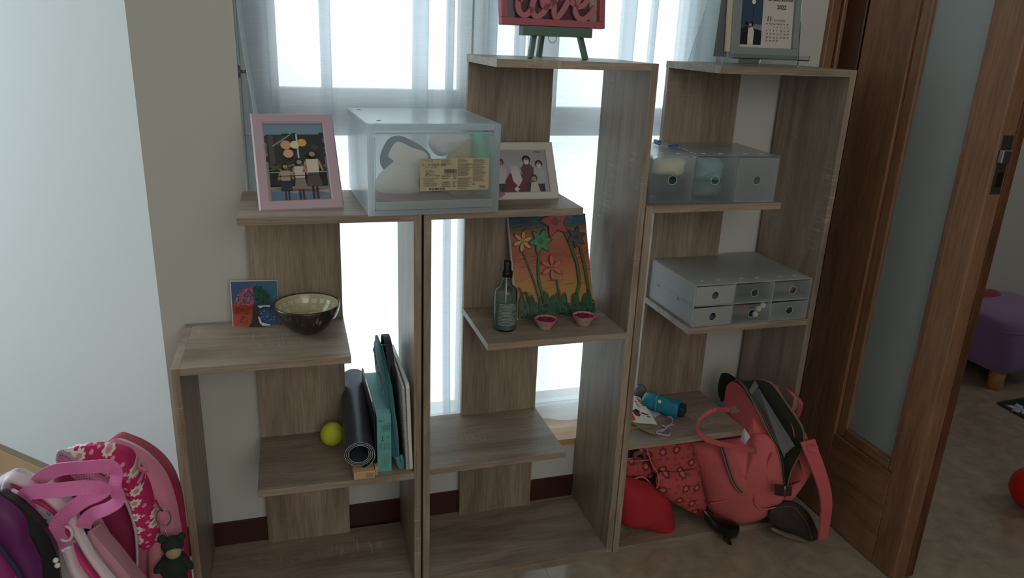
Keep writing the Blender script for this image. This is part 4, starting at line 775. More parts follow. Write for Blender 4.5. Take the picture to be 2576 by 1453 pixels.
word = [[(730, 90), (790, 0), (850, -140), (860, -260), (800, -250), (740, -80), (725, 90), (735, 180), (790, 225), (850, 205), (900, 150)], [(1060, 40), (960, 20), (900, 110), (900, 200), (960, 240), (1040, 190), (1090, 100), (1060, 30), (1020, 60), (1050, 140), (1130, 130)], [(1130, 130), (1190, 60), (1250, -20), (1260, -70)], [(1160, -20), (1165, 100), (1170, 210), (1200, 250), (1270, 190), (1340, 90), (1370, 30), (1400, 100), (1450, 110)], [(1450, 150), (1540, 120), (1590, 60), (1550, 20), (1470, 80), (1440, 180), (1480, 255), (1560, 265), (1640, 210), (1700, 140)]]
for st in word: stroke2(m, [LQ(*q) for q in st], 52 * sc, M4, -.004, .0015)
m.build('cut_out_word', mat('rose_card', (178, 110, 118), .6), t, label='cursive cut-out lettering reading love')
m = Mb(); m.box(.04, .05, .0, .012, -.006, .002, M=M4); m.b.free()
m = Mb(); cc = at_y(1390, 92, .30); m.tube([cc + V((.010 * cos(a), 0, .012 * sin(a) - .002)) for a in [pi + pi * k / 12 for k in range(13)]], .0011, n=6); m.tube([cc + V((-.010, 0, -.002)), cc + V((-.0085, 0, .25))], .001, n=6); m.tube([cc + V((.010, 0, -.002)), cc + V((.0085, 0, .25))], .001, n=6)
solo(m, 'blind_cord', mat('white_cord', (215, 215, 215), .5), 'looped white blind cord hanging behind the green easel', 'cord')

# ------------------------------------------------------------------ acrylic stand with the desk calendar
acr = clear('clear_acrylic', (.93, .96, .96), 1.49, .03); M_AE = sheer('bright_acrylic_edge', (220, 226, 228), .35, .6, gloss=.6, slub=False)
xl = at_y(1818, 163, .022).x; xr = at_y(2008, 167, .022).x; t = thing('acrylic_stand', 'clear acrylic easel stand on the right bookcase, holding the desk calendar', 'stand', ((xl + xr) / 2, .08, z4))
ap = V((0, .060, z4 + .24)); th_ = .0022
def sheet(y0, z0, y1, z1_, nm='sheet'):
    m = Mb(); m.hexa([V((xl, y0, z0)), V((xr, y0, z0)), V((xr, y0 + th_, z0)), V((xl, y0 + th_, z0)), V((xl, y1, z1_)), V((xr, y1, z1_)), V((xr, y1 + th_, z1_)), V((xl, y1 + th_, z1_))]); return m.build(nm, acr, t, world=True)
fs = sheet(.022, z4 + .0005, .058, z4 + .24, 'front_sheet'); bs_ = sheet(.168, z4 + .0005, .061, z4 + .24, 'back_sheet')
for x in (xl - .0006, xr + .0001):
    for (y0, y1) in ((.022, .058), (.168, .061)):
        m = Mb(); m.hexa([V((x, y0, z4 + .0005)), V((x + .0006, y0, z4 + .0005)), V((x + .0006, y0 + th_, z4 + .0005)), V((x, y0 + th_, z4 + .0005)), V((x, y1, z4 + .24)), V((x + .0006, y1, z4 + .24)), V((x + .0006, y1 + th_, z4 + .24)), V((x, y1 + th_, z4 + .24))]); m.build('polished_edge', M_AE, t, world=True)
m = Mb(); m.box(xl, xr, -.010, .024, z4 + .0155, z4 + .0175); m.box(xl, xr, -.0118, -.010, z4 + .0155, z4 + .026); m.build('ledge', acr, t, world=True)
cz = z4 + .0178
cx0 = at_y(1835, 140, .0).x; cx1 = at_y(2003, 143, .0).x
t = thing('desk_calendar', 'grey desk calendar open at November with a couple photo, on the clear stand', 'calendar', ((cx0 + cx1) / 2, .01, cz))
BL = V((cx0, -.006, cz)); BR = V((cx1, -.006, cz)); Mx, wd = lean_matrix(BL, BR, 7); M4 = MW[t].inverted() @ Mx; ch = .178; gr = mat('grey_green_board', (128, 136, 132), .75)
m = Mb(); il, ir, ib, it = .020, .014, .022, .020
for a in ((0, wd, 0, ib), (0, wd, ch - it, ch), (0, il, ib, ch - it), (wd - ir, wd, ib, ch - it)): m.box(*a, -.008, 0, M=M4)
m.build('cover_frame', gr, t, bevel=.001)
m = Mb(); m.box(.001, wd - .001, .001, ch - .001, -.0105, -.008, M=M4); m.build('back_board', mat('dark_grey_board', (84, 90, 92), .8), t)
m = Mb(); m.box(-.010, -.0005, .012, ch - .01, -.0105, -.004, M=M4); m.build('page_block', mat('cream_pages', (190, 180, 162), .8), t)
m = Mb(); m.hexa([V((cx0 - .030, .012, cz + .0005)), V((cx0 - .002, .008, cz + .0005)), V((cx0 - .002, .010, cz + .0005)), V((cx0 - .030, .014, cz + .0005)), V((cx0 - .012, .034, cz + .17)), V((cx0 - .002, .026, cz + .17)), V((cx0 - .002, .028, cz + .17)), V((cx0 - .012, .036, cz + .17))]); m.build('side_wedge', mat('dark_grey_board', (84, 90, 92)), t, world=True)
cw_, chh = wd - il - ir, ch - ib - it
p = Print(Mx @ V((il, ib, -.0074)), Mx.to_3x3() @ V((cw_, 0, 0)), Mx.to_3x3() @ V((0, chh, 0)))
vs = lambda px: 1 - (px + 560) / 1130 if False else 0
s_ = 1 / chh; H = lambda mm: mm / 1000 * s_      # heights in millimetres of the page
p.rect((212, 204, 196), 0, 0, 1, 1); p.rect((70, 96, 130), .01, H(6), .42, H(112) if H(112) < .98 else .98)
p.poly((56, 78, 108), [(.01, H(40)), (.42, H(50)), (.42, H(116) if H(116) < .98 else .98), (.01, .98)]); p.poly((142, 130, 150), [(.2, H(38)), (.42, H(36)), (.42, H(46)), (.3, H(48))]); p.poly((26, 34, 40), [(.01, H(6)), (.42, H(6)), (.42, H(34)), (.3, H(38)), (.01, H(40))])
p.line((26, 40, 62), [(.24, H(38)), (.245, H(88))], .0012); p.disc((236, 238, 240), .245, H(92), .035, n=18)
p.poly((222, 214, 196), [(.17, H(6)), (.27, H(6)), (.28, H(34)), (.24, H(42)), (.16, H(38))]); p.disc((30, 28, 32), .23, H(49), .032, n=14); p.disc((205, 176, 160), .205, H(46), .022, n=12); p.poly((26, 30, 36), [(.09, H(6)), (.15, H(6)), (.17, H(36)), (.14, H(46)), (.09, H(40))]); p.disc((26, 24, 28), .13, H(49), .032, n=14)
K = (92, 88, 86)
p.text(K, 'CALENDAR', .49, H(96), .0125, .0004); p.text(K, '2022', .68, H(80), .0115, .0004); p.text(K, '11', .50, H(55), .0135, .0005); p.text((140, 134, 130), 'NOVEMBER', .63, H(55), .0056)
days = ['Sun', 'Mon', 'Tue', 'Wed', 'Thu', 'Fri', 'Sat']
for i, d in enumerate(days): p.text(K, d, .49 + i * .066, H(48.5), .0036, .00006)
for n_ in range(1, 31):
    c_, r_ = (n_ + 1) % 7, (n_ + 1) // 7; p.text(K, str(n_), .50 + c_ * .066, H(41.5 - 6.9 * r_), .0048, .00008)
p.build('november_page', t)
# ------------------------------------------------------------------ on the first shelf of the right bookcase: umbrella, cards, ribbons
def q5(x, y, h=0): return at_z(1560 + x / 7.265, 940 + y / 7.265, ZK[1] + h)
t = thing('folding_umbrella', 'folded teal umbrella with a white snap button, on the right bookcase', 'umbrella', q5(760, 560))
tealc = mat('teal_nylon', (30, 128, 152), .45, bump=.2, bscale=120)
A_ = q5(430, 470, .024); B_ = q5(1060, 640, .022); axv = (B_ - A_)
def around(path_r, fold=0.0, n=30, a=A_, b=B_, z=None):
    d = (b - a).normalized(); s = d.cross(V((0, 0, 1))).normalized(); u = s.cross(d); out = []
    for f, r_ in path_r:
        c = a + (b - a) * f; out.append([c + (s * cos(2 * pi * k / n) + u * sin(2 * pi * k / n)) * (r_ * (1 + fold * sin(2 * pi * k / n * 4 + f * 5) + fold * .6 * sin(2 * pi * k / n * 7 + f * 9))) for k in range(n)])
    return out
m = Mb(); m.rings(around([(-.04, .006), (0, .017), (.1, .0215), (.3, .0225), (.42, .0205), (.5, .0225), (.75, .0235), (.95, .0225), (1.04, .0215), (1.02, .012)], .09), 0); m.build('canopy', tealc, t, world=True)
m = Mb(); m.rings(around([(1.0, .014), (1.12, .017), (1.2, .014), (1.22, .0)], .12), 0); m.build('frill_end', mat('shaded_teal_nylon', (10, 52, 62), .6), t, world=True, label='dark shaded gathered end')  # shade of the gathers put into a darker teal
m = Mb(); m.rings(around([(.36, .0238), (.36, .0245), (.45, .0245), (.45, .0238)], .02), 0); m.build('closing_band', mat('teal_band', (34, 138, 162), .4), t, world=True)
dn = V((-.2, -.75, .62)).normalized(); cb = A_ + axv * .405 + dn * .0242; Q = dn.to_track_quat('Z', 'Y').to_matrix().to_4x4(); Q.translation = cb
m = Mb(); m.lathe([(0, .0018), (.0038, .0016), (.0050, .0004), (.0050, 0)], n=18, M=Q); m.build('snap_button', mat('white_button', (215, 222, 226), .35), t, world=True)
for k, (r_, yo) in enumerate(((.019, 0), (.0165, .004), (.0135, .008))):
    c = q5(380, 300, .022) + V((0, .0, -.002 * k)); m = Mb(); m.ribbon([c + V((-.004 + r_ * 1.0 * cos(a), yo + .004 * cos(a), r_ * .95 * sin(a))) for a in [-.6 + 4.4 * j / 20 for j in range(21)]], (.002, .010, 0), .001); m.build('wrist_loop', tealc, t, world=True)
t = thing('gift_tag', 'white card tag printed HAPPY in red, propped under the teal umbrella', 'card', q5(430, 700))
cd_ = [q5(150, 380, .026), q5(352, 420, .024), q5(560, 720, .006), q5(680, 925, .0015), q5(480, 905, .0015), q5(120, 880, .004)]
# keep the card flat: project every corner on the plane of three of them
pn = (cd_[0] - cd_[3]).cross(cd_[5] - cd_[3]).normalized(); pn = pn if pn.z > 0 else -pn
def on_card(x, y, lift=0): q = at_p(1560 + x / 7.265, 940 + y / 7.265, cd_[3], pn); return q + pn * lift
m = Mb(); m.prism([on_card(x, y) for x, y in ((150, 380), (352, 420), (560, 720), (680, 925), (480, 905), (120, 880))], -pn * .0008); m.build('card', mat('white_paper', (222, 218, 208), .7), t, world=True)
m = Mb(); e1_ = on_card(330, 470); ux_ = (on_card(460, 650) - e1_).normalized(); uy_ = pn.cross(ux_); text_mesh(m, 'HAPPY', .0135, e1_ - ux_ * .0105 - uy_ * .004, ux_, uy_, 0, .0004, .0004)
text_mesh(m, 'BIRTHDAY', .006, on_card(262, 500) - ux_ * .002, ux_, uy_, 0, .0004, .0002)
m.build('red_lettering', mat('red_ink', (176, 40, 44), .6), t, world=True)
m = Mb()
for pts in ([(210, 670), (290, 640), (360, 680), (350, 750), (300, 770), (230, 700)], [(330, 720), (380, 740), (360, 780), (320, 770)], [(290, 640), (330, 660), (325, 700), (285, 690)]): m.face([on_card(x, y, .0004) for x, y in pts])
for pts in ([(380, 700), (520, 740), (530, 760), (390, 730)], [(490, 760), (560, 790), (560, 800), (500, 790)]): m.face([on_card(x, y, .0004) for x, y in pts])
m.build('printed_bottle_sketch', mat('dark_ink', (72, 46, 42), .6), t, world=True)
m = Mb(); m.face([on_card(x, y, .0004) for x, y in ((150, 730), (225, 720), (262, 780), (275, 850), (130, 860))]); m.build('red_patch', mat('red_print', (206, 60, 60), .6), t, world=True)
m = Mb(); m.prism([q5(x, y, h) for x, y, h in ((390, 480, .010), (480, 520, .009), (720, 650, .003), (750, 690, .002), (740, 730, .002), (620, 795, .001), (520, 720, .004))], (0, 0, -.001))
solo(m, 'pale_card', mat('pale_blue_card', (190, 198, 200), .5), 'rounded pale card under the white gift tag', 'card')
t = thing('hair_ribbon', 'pale lilac twisted ribbon lying on the lower shelf of the right bookcase', 'ribbon', q5(830, 1000))
lil = mat('lilac_satin', (178, 160, 200), .5, bump=.2, bscale=400)
m = Mb(); m.ribbon(smooth_open([q5(650, 1060, .003), q5(800, 1010, .006), q5(920, 930, .012), q5(965, 850, .016), q5(930, 790, .014), q5(870, 780, .008)], 30), (.003, .004, .002), .0012); m.build('ribbon_loop', lil, t, world=True)
m = Mb(); m.ribbon(smooth_open([q5(660, 1080, .002), q5(780, 1110, .003), q5(900, 1120, .003), q5(930, 1040, .006), q5(890, 960, .005), q5(800, 1030, .004), q5(740, 1060, .002)], 30), (.003, .006, .001), .0012); m.build('ribbon_tail', lil, t, world=True)
m = Mb(); m.tube(smooth_open([q5(760, 940, .004), q5(830, 960, .007), q5(930, 930, .006), q5(980, 935, .004)], 16), [.003] * 17, n=7, flat=.6); m.build('ribbon_knot', lil, t, world=True)
t = thing('hair_band', 'olive beige knitted band in front of the white gift tag', 'band', q5(420, 1000)); om = mat('olive_knit', (138, 130, 88), .9, bump=.6, bscale=500)
m = Mb(); m.tube(smooth_open([q5(150, 860, .005), q5(300, 930, .005), q5(400, 1000, .005), q5(520, 1050, .005), q5(640, 1090, .004)], 24), .0048, n=8, flat=.7); m.build('band_strand', om, t, world=True)
m = Mb(); m.tube(smooth_open([q5(130, 1010, .004), q5(260, 980, .004), q5(420, 980, .004), q5(620, 940, .003)], 24), .0034, n=8, flat=.6); m.build('band_strand', om, t, world=True)

# ------------------------------------------------------------------ coral backpack hanging open in front of the right bookcase
def r8(x, y, dy=0):
    u, v = 1500 + x / 2.627, 900 + y / 2.627; yy = .078 - (u - 1750) * .00068; q = at_y(u, v, yy + dy)
    if q.z > .290 and q.x < .846 and dy > -.03: q = at_x(u, v, .846)      # beside the free end of the shelf board
    return q
coral = mat('coral_canvas', (204, 100, 102), .85, bump=.25, bscale=500, var=.06, vscale=25); coral_d = mat('coral_canvas_strap', (194, 90, 94), .85, bump=.25, bscale=500); tanw = mat('taupe_webbing', (122, 100, 84), .85, bump=.3, bscale=600)
t = thing('coral_backpack', 'open coral canvas backpack slumped in front of the right bookcase', 'backpack', r8(1000, 1080, .05))
LR = [(945, 145), (1000, 215), (1060, 320), (1115, 430), (1160, 520), (1200, 600), (1222, 690), (1232, 780), (1242, 850)]      # left rim
RR = [(960, 150), (1060, 138), (1150, 160), (1200, 215), (1260, 300), (1330, 400), (1368, 480), (1372, 560), (1345, 640), (1300, 720), (1275, 790), (1262, 850)]
m = Mb(); pillow(m, [r8(x, y) for x, y in [(860, 190), (905, 150)] + LR[:6] + [(1150, 640), (1040, 600), (985, 520), (975, 470), (905, 400), (850, 310)]], (.004, -.016, .004), (.02, .04, 0), rings=10, n=72, wrinkle=.004, wscale=.6, c=r8(1000, 380), pw=2.6); m.build('upper_panel', coral, t, world=True)
m = Mb(); ol = [r8(x, y) for x, y in LR[4:] + [(1240, 930), (1190, 990), (1100, 1062), (950, 1094), (830, 1060), (735, 985), (690, 840), (640, 680), (608, 566), (700, 556), (800, 545), (900, 534), (985, 520), (1060, 500)]]
pillow(m, ol, (-.012, -.030, .004), (.02, .055, 0), rings=14, n=96, wrinkle=.006, wscale=.62, c=r8(960, 760), pw=2.6); m.build('front_panel', coral, t, world=True)
m = Mb(); ol = [r8(x, y, .03) for x, y in [(1180, 165), (1262, 290), (1335, 400), (1385, 500), (1418, 600), (1405, 690), (1350, 790), (1290, 885), (1190, 990), (1080, 1050), (1150, 850), (1262, 830), (1300, 720), (1345, 640), (1366, 560), (1350, 470), (1250, 320)]]
pillow(m, ol, (.004, -.03, 0), (0, .05, 0), rings=7, n=64, wrinkle=.003, wscale=.7, c=r8(1310, 760, .03), pw=3); m.build('side_panel', coral, t, world=True)
LRs = smooth_open([r8(x, y, -.004) for x, y in LR], 30); RRs = smooth_open([r8(x, y, .004) for x, y in RR], 30)
m = Mb(); deep = .075; rows = []
for k in range(31):
    a, b = LRs[k], RRs[k]; mid = (a + b) / 2 + V((0, deep * (.35 + .65 * sin(pi * min(1, (k + 2) / 30))), -.02)); row = []
    for j in range(9):
        f = j / 8; q = a.lerp(b, f); row.append(q + (mid - (a + b) / 2) * (1 - (2 * f - 1) ** 2)) 
    rows.append(row)
m.rings(rows, 0, closed=False); m.build('lining', mat('dark_olive_lining', (58, 60, 48), .9, bump=.2, bscale=300), t, world=True)
for path, w_ in ((LRs, .0052), (RRs, .0040)):
    m = Mb(); m.tube(path, w_, n=8, flat=.6); m.build('rim_tape', tanw, t, world=True)
m = Mb(); m.tube([q + V((-.001, -.0048, .001)) for q in LRs], .0012, n=5); m.build('zip_teeth', mat('dark_zip', (60, 52, 46), .4, metal=.4), t, world=True)
m = Mb(); zl = smooth_open([r8(x, y, -.034) for x, y in ((825, 570), (850, 650), (880, 750), (920, 840), (965, 890))], 24); m.ribbon(zl, (.0105, .002, .004), .003); m.build('pocket_zip', tanw, t, world=True)
m = Mb(); m.tube([q + V((0, -.0022, 0)) for q in zl], .0014, n=5); m.build('pocket_zip_teeth', mat('dark_zip', (60, 52, 46)), t, world=True)
hp = smooth_open([r8(940, 352, -.030), r8(860, 340, -.055), r8(780, 345, -.10), r8(700, 390, -.12), r8(668, 450, -.12), r8(700, 520, -.115), r8(800, 560, -.10), r8(920, 585, -.075), r8(1040, 610, -.045)], 44)
m = Mb(); m.ribbon(hp, [V((.003, -.003, .012)).lerp(V((.006, .008, .006)), abs(k - 20) < 9 and .9 or 0) for k in range(45)], .004); m.build('carry_handle', coral_d, t, world=True)
for x, y in ((910, 340), (1040, 612)):
    m = Mb(); c = r8(x, y, -.044); m.hexa([c + V(v) for v in ((-.010, -.001, -.010), (.012, -.001, -.010), (.012, .004, -.010), (-.010, .004, -.010), (-.007, -.001, .010), (.006, -.001, .010), (.006, .004, .010), (-.007, .004, .010))]); m.build('handle_patch', tanw, t, world=True, bevel=.002)
m = Mb(); m.hexa([r8(1178, 830, -.045), r8(1240, 838, -.05), r8(1240, 838, -.045), r8(1178, 830, -.04), r8(1178, 905, -.045), r8(1240, 915, -.05), r8(1240, 915, -.045), r8(1178, 905, -.04)]); m.hexa([r8(1252, 845, -.05), r8(1296, 850, -.04), r8(1296, 850, -.035), r8(1252, 845, -.045), r8(1252, 915, -.05), r8(1290, 910, -.04), r8(1290, 910, -.035), r8(1252, 915, -.045)]); m.build('leather_patch', mat('dark_brown_leather', (62, 42, 34), .45), t, world=True, bevel=.001)
m = Mb(); m.tube([r8(1247, 845, -.055), r8(1247, 880, -.056), r8(1245, 920, -.054)], .0018, n=6); m.build('zip_pull', M_STEEL, t, world=True)
m = Mb(); m.ribbon(smooth_open([r8(1395, 545, .0), r8(1430, 640, -.004), r8(1475, 760, -.006), r8(1510, 880, -.006), r8(1520, 990, -.006), r8(1510, 1090, -.006), r8(1495, 1190, -.010)], 40), [V((.040 - .00022 * k * 1.6, 0, .004)) for k in range(41)], .006); m.build('shoulder_strap', coral_d, t, world=True)
m = Mb(); m.ribbon(smooth_open([r8(1262, 205, .03), r8(1300, 235, .0), r8(1345, 290, -.01), r8(1340, 345, .02), r8(1310, 400, .04)], 24), (.022, .008, -.014), .005); m.build('shoulder_strap', coral_d, t, world=True)
m = Mb(); m.ribbon(smooth_open([r8(1395, 590, -.01), r8(1430, 600, -.012), r8(1466, 598, -.012)], 8), (0, .003, .014), .003); m.build('side_tab', coral_d, t, world=True)
m = Mb(); m.face([r8(978, 462, -.05), r8(1018, 520, -.055), r8(982, 568, -.052)]); m.face([r8(978, 462, -.0505), r8(982, 568, -.0525), r8(950, 545, -.04)]); m.build('care_tag', mat('white_tag', (215, 212, 214), .6), t, world=True)
for pts in ([(1175, 625), (1140, 680), (1125, 760), (1160, 860)], [(745, 962), (850, 945), (960, 915), (1040, 880)], [(1050, 905), (1050, 960), (1100, 1000), (1190, 985)]):
    m = Mb(); m.tube(smooth_open([r8(x, y, -.024) for x, y in pts], 20), [.0008] + [.0035] * 19 + [.0008], n=7, flat=.6); m.build('fabric_fold', coral, t, world=True)
t = thing('laptop', 'grey laptop sticking up inside the open coral backpack', 'laptop', r8(1180, 600, .02))
A4 = [(1015, 240), (1075, 200), (1315, 585), (1300, 630), (1245, 665), (1225, 620)]
m = Mb(); m.prism([r8(x, y, -.010) for x, y in A4], (.006, .016, 0)); m.build('laptop_body', mat('grey_laptop_shell', (104, 108, 110), .45), t, world=True, bevel=.003)
m = Mb(); m.prism([r8(x, y, -.012) for x, y in ((1245, 665), (1315, 620), (1316, 585), (1250, 640))], (.006, .02, 0)); m.build('laptop_edge', M_BLACK, t, world=True, bevel=.002)
m = Mb(); m.prism([r8(x, y, .006) for x, y in ((1005, 225), (1050, 150), (1072, 185), (1022, 245))], (.002, .004, 0)); solo(m, 'paper_sheet', mat('grey_paper', (150, 146, 138), .8), 'small grey paper corner poking out of the coral backpack', 'paper')
m = Mb(); pillow(m, [r8(x, y, .09) for x, y in ((850, 100), (925, 135), (960, 180), (880, 240), (825, 290), (818, 200))], (0, -.01, 0), (0, .03, 0), n=30, rings=5); solo(m, 'black_bag', mat('black_fabric', (22, 20, 22), .8), 'black fabric bundle behind the top of the coral backpack', 'bag')
# floral pouch, floral tote and red cushion in the bottom compartment
flor = flower_fabric('rose_floral_cotton', (176, 76, 76), (120, 36, 46), (190, 112, 96), sc=24, size=.27, lobes=7, small=True)
def r8y(x, y, yy): return at_y(1500 + x / 2.627, 900 + y / 2.627, yy)
t = thing('floral_pouch', 'rose cotton pouch with a dark floral print, left of the coral backpack', 'pouch', r8y(560, 1000, .05))
m = Mb(); pillow(m, [r8y(x, y, .03) for x, y in ((415, 760), (540, 755), (670, 742), (700, 850), (728, 985), (680, 1042), (560, 985), (470, 930), (400, 860))], (0, -.022, 0), (0, .04, 0), n=48, rings=9, wrinkle=.003, wscale=.8, pw=3); m.build('pouch_body', flor, t, world=True)
m = Mb(); pillow(m, [r8y(x, y, .06) for x, y in ((330, 575), (600, 545), (660, 660), (690, 740), (560, 765), (400, 770), (360, 690))], (0, -.02, 0), (0, .04, 0), n=48, rings=8, wrinkle=.004, wscale=.8, pw=3); m.build('pouch_flap', flor, t, world=True)
m = Mb(); m.tube(smooth_open([r8y(x, y, .012) for x, y in ((330, 575), (362, 690), (405, 760), (412, 830), (398, 860))], 20), .0016, n=6); m.build('pink_edging', mat('pale_pink_trim', (190, 120, 120), .7), t, world=True)
t = thing('floral_tote', 'folded rose floral tote bag with pale edging, deep in the bottom left compartment', 'bag', r8y(280, 780, .1))
m = Mb(); pillow(m, [r8y(x, y, .09) for x, y in ((185, 680), (350, 672), (400, 740), (390, 800), (250, 790), (180, 800))], (0, -.02, 0), (0, .03, 0), n=36, rings=6, wrinkle=.004); m.build('tote_body', flor, t, world=True)
m = Mb(); m.tube(smooth_open([r8y(x, y, .062) for x, y in ((180, 676), (270, 680), (352, 672))], 12), .0016, n=6); m.tube(smooth_open([r8y(x, y, .06) for x, y in ((185, 780), (240, 800), (310, 785), (380, 850), (400, 850))], 16), .0025, n=6); m.build('edging', mat('pale_pink_trim', (190, 120, 120), .7), t, world=True)
m = Mb(); m.tube(smooth_open([r8y(x, y, .08) for x, y in ((255, 660), (260, 635), (300, 620), (320, 640), (325, 665))], 16), .006, n=8); m.build('tote_handle', mat('rose_strap', (150, 76, 78), .8), t, world=True)
m = Mb(); m.tube(smooth_open([r8y(x, y, .078) for x, y in ((290, 612), (305, 605), (318, 625), (320, 640))], 10), .004, n=7); m.build('pink_loop', mat('pink_cord', (214, 132, 150), .6), t, world=True)
m = Mb(); pillow(m, [r8y(x, y, .055) for x, y in ((130, 800), (300, 810), (450, 870), (500, 1000), (512, 1180), (430, 1160), (300, 1110), (150, 1075))], (0, -.045, 0), (0, .05, 0), n=48, rings=9, wrinkle=.0015, pw=2.2); solo(m, 'red_cushion', mat('red_cushion_cloth', (172, 36, 50), .85, bump=.1, bscale=500), 'plain red cushion in the bottom left of the right bookcase', 'cushion')
t = thing('black_toy', 'glossy black object with a small hook lying under the coral backpack', 'toy', at_z(1820, 1350, 0))
m = Mb(); pillow(m, [r8y(x, y, -.03) for x, y in ((715, 1010), (800, 1050), (930, 1090), (945, 1150), (900, 1190), (830, 1180), (770, 1140), (720, 1080))], (0, -.02, 0), (0, .03, 0), n=30, rings=6, wrinkle=.002); m.build('body', mat('glossy_black', (14, 14, 16), .2), t, world=True)
m = Mb(); m.tube(smooth_open([r8y(x, y, -.045) for x, y in ((850, 1180), (870, 1200), (885, 1240), (870, 1252))], 12), [.006] * 9 + [.004] * 4, n=8); m.build('hook', M_BLACK, t, world=True)
t = thing('brown_cap', 'dark brown fabric cap with a paler stitched brim on the floor by the door', 'cap', at_z(2030, 1345, 0))
cap_m = mat('dark_brown_fabric', (48, 38, 34), .8, bump=.2, bscale=500)
m = Mb(); pillow(m, [r8y(x, y, -.075) for x, y in ((1150, 1010), (1210, 965), (1310, 950), (1400, 1020), (1450, 1110), (1470, 1190), (1420, 1215), (1330, 1170), (1200, 1120), (1155, 1090))], (0, -.025, .0), (0, .05, 0), n=40, rings=8, wrinkle=.0015); m.build('crown', cap_m, t, world=True)
m = Mb(); pillow(m, [r8y(x, y, -.085) for x, y in ((1160, 1120), (1250, 1150), (1350, 1180), (1420, 1215), (1380, 1218), (1280, 1190), (1170, 1145))], (0, -.012, 0), (0, .02, 0), n=30, rings=5); m.build('brim', mat('taupe_brim', (120, 104, 88), .8), t, world=True, label='paler curved brim')
m = Mb(); m.tube(smooth_open([r8y(x, y, -.102) for x, y in ((1215, 985), (1300, 985), (1370, 1060), (1410, 1140), (1425, 1200))], 20), .0007, n=5); m.build('stitching', mat('tan_thread', (120, 100, 84), .8), t, world=True)

# ------------------------------------------------------------------ bags on the floor at the left
def r4(x, y, yy): return at_y(x / 3.896, 1080 + y / 3.896, yy)
pinkL = mat('light_pink_nylon', (214, 130, 156), .55, bump=.15, bscale=300, sheen=.2); crim = mat('crimson_nylon', (170, 34, 78), .6); mag = mat('magenta_lining', (136, 30, 74), .7, bump=.1, bscale=300)
def mesh_fab():
    m, nt, bs, out = nodes('pink_air_mesh'); bs.inputs['Base Color'].default_value = (*lin((214, 120, 168)), 1); bs.inputs['Roughness'].default_value = .8
    tc = N(nt, 'ShaderNodeTexCoord'); vo = N(nt, 'ShaderNodeTexVoronoi'); vo.inputs['Scale'].default_value = 260; vo.inputs['Randomness'].default_value = .15; L(nt, tc.outputs['Object'], vo.inputs['Vector']); r = ramp(nt, [(.2, lin((150, 64, 110))), (.45, lin((222, 130, 176)))]); L(nt, vo.outputs['Distance'], r.inputs[0]); L(nt, r.outputs[0], bs.inputs['Base Color']); return m
t = thing('flower_backpack', 'pink school backpack with a white flower print pocket, leaning by the low bookcase', 'backpack', (-.62, -.02, 0))
m = Mb(); pillow(m, [r4(x, y, -.03) for x, y in ((1080, 100), (1250, 130), (1430, 215), (1600, 350), (1720, 520), (1790, 720), (1830, 950), (1850, 1200), (1860, 1900), (1200, 1950), (800, 1500), (800, 700), (900, 300))], (.0, -.03, 0), (0, .10, 0), n=64, rings=9, pw=4); m.build('back_section', crim, t, world=True)
m = Mb(); pillow(m, [r4(x, y, -.07) for x, y in ((960, 200), (1080, 105), (1160, 95), (1320, 160), (1480, 270), (1620, 430), (1710, 620), (1760, 850), (1790, 1100), (1800, 1900), (1100, 1950), (820, 1500), (820, 700))], (0, -.035, 0), (0, .05, 0), n=64, rings=10, wrinkle=.002, wscale=.6, pw=4); m.build('main_section', pinkL, t, world=True)
FP = [(600, 212), (780, 170), (1000, 162), (1230, 215), (1310, 300), (1400, 460), (1490, 640), (1540, 850), (1560, 1010), (1500, 1140), (1375, 1175), (1330, 1010), (1285, 830), (1190, 620), (1100, 540), (900, 410), (750, 310)]
m = Mb(); pillow(m, [r4(x, y, -.17 + .05 * (x - 600) / 900) for x, y in FP], (0, -.016, .004), (0, .05, 0), n=72, rings=9, c=r4(1270, 480, -.15), pw=3); m.build('flower_pocket', flower_fabric('magenta_flower_print', (200, 34, 102), (236, 226, 220), (222, 150, 160), sc=32, size=.29, lobes=9), t, world=True)
pp = smooth_open([r4(x, y, -.19 + .05 * (x - 600) / 900) for x, y in ((560, 300), (570, 235), (600, 212), (750, 310), (900, 410), (1100, 540), (1190, 620), (1285, 830), (1330, 1010), (1345, 1200), (1345, 1500))], 50)
m = Mb(); m.tube(pp, .0028, n=8); m.build('silver_piping', mat('silver_piping_vinyl', (206, 200, 214), .3, metal=.3), t, world=True)
m = Mb(); pillow(m, [r4(x, y, -.185) for x, y in ((560, 250), (590, 215), (750, 320), (900, 420), (1110, 560), (1080, 610), (900, 560), (760, 500), (640, 400), (560, 360))], (0, -.008, 0), (0, .02, 0), n=48, rings=6, pw=3); m.build('mesh_padding', mesh_fab(), t, world=True)
m = Mb(); pillow(m, [r4(x, y, -.13) for x, y in ((550, 380), (760, 480), (1080, 600), (1200, 680), (1285, 850), (1340, 1100), (1360, 1900), (900, 1900), (650, 1300), (540, 700))], (0, -.02, 0), (0, .05, 0), n=56, rings=8, wrinkle=.003, wscale=.5, pw=3); m.build('lining_panel', mag, t, world=True)
m = Mb(); m.tube(smooth_open([r4(x, y, -.112) for x, y in ((1310, 345), (1400, 500), (1480, 640), (1530, 850), (1560, 1010))], 30), .0022, n=6); m.build('main_zip', mat('dark_pink_zip', (120, 40, 66), .5), t, world=True)
m = Mb(); pillow(m, [r4(x, y, -.135) for x, y in ((1345, 350), (1400, 370), (1455, 385), (1450, 415), (1390, 420), (1350, 385))], (0, -.004, 0), n=20, rings=4); m.build('rubber_zip_pull', mat('pink_rubber', (196, 118, 132), .5), t, world=True)
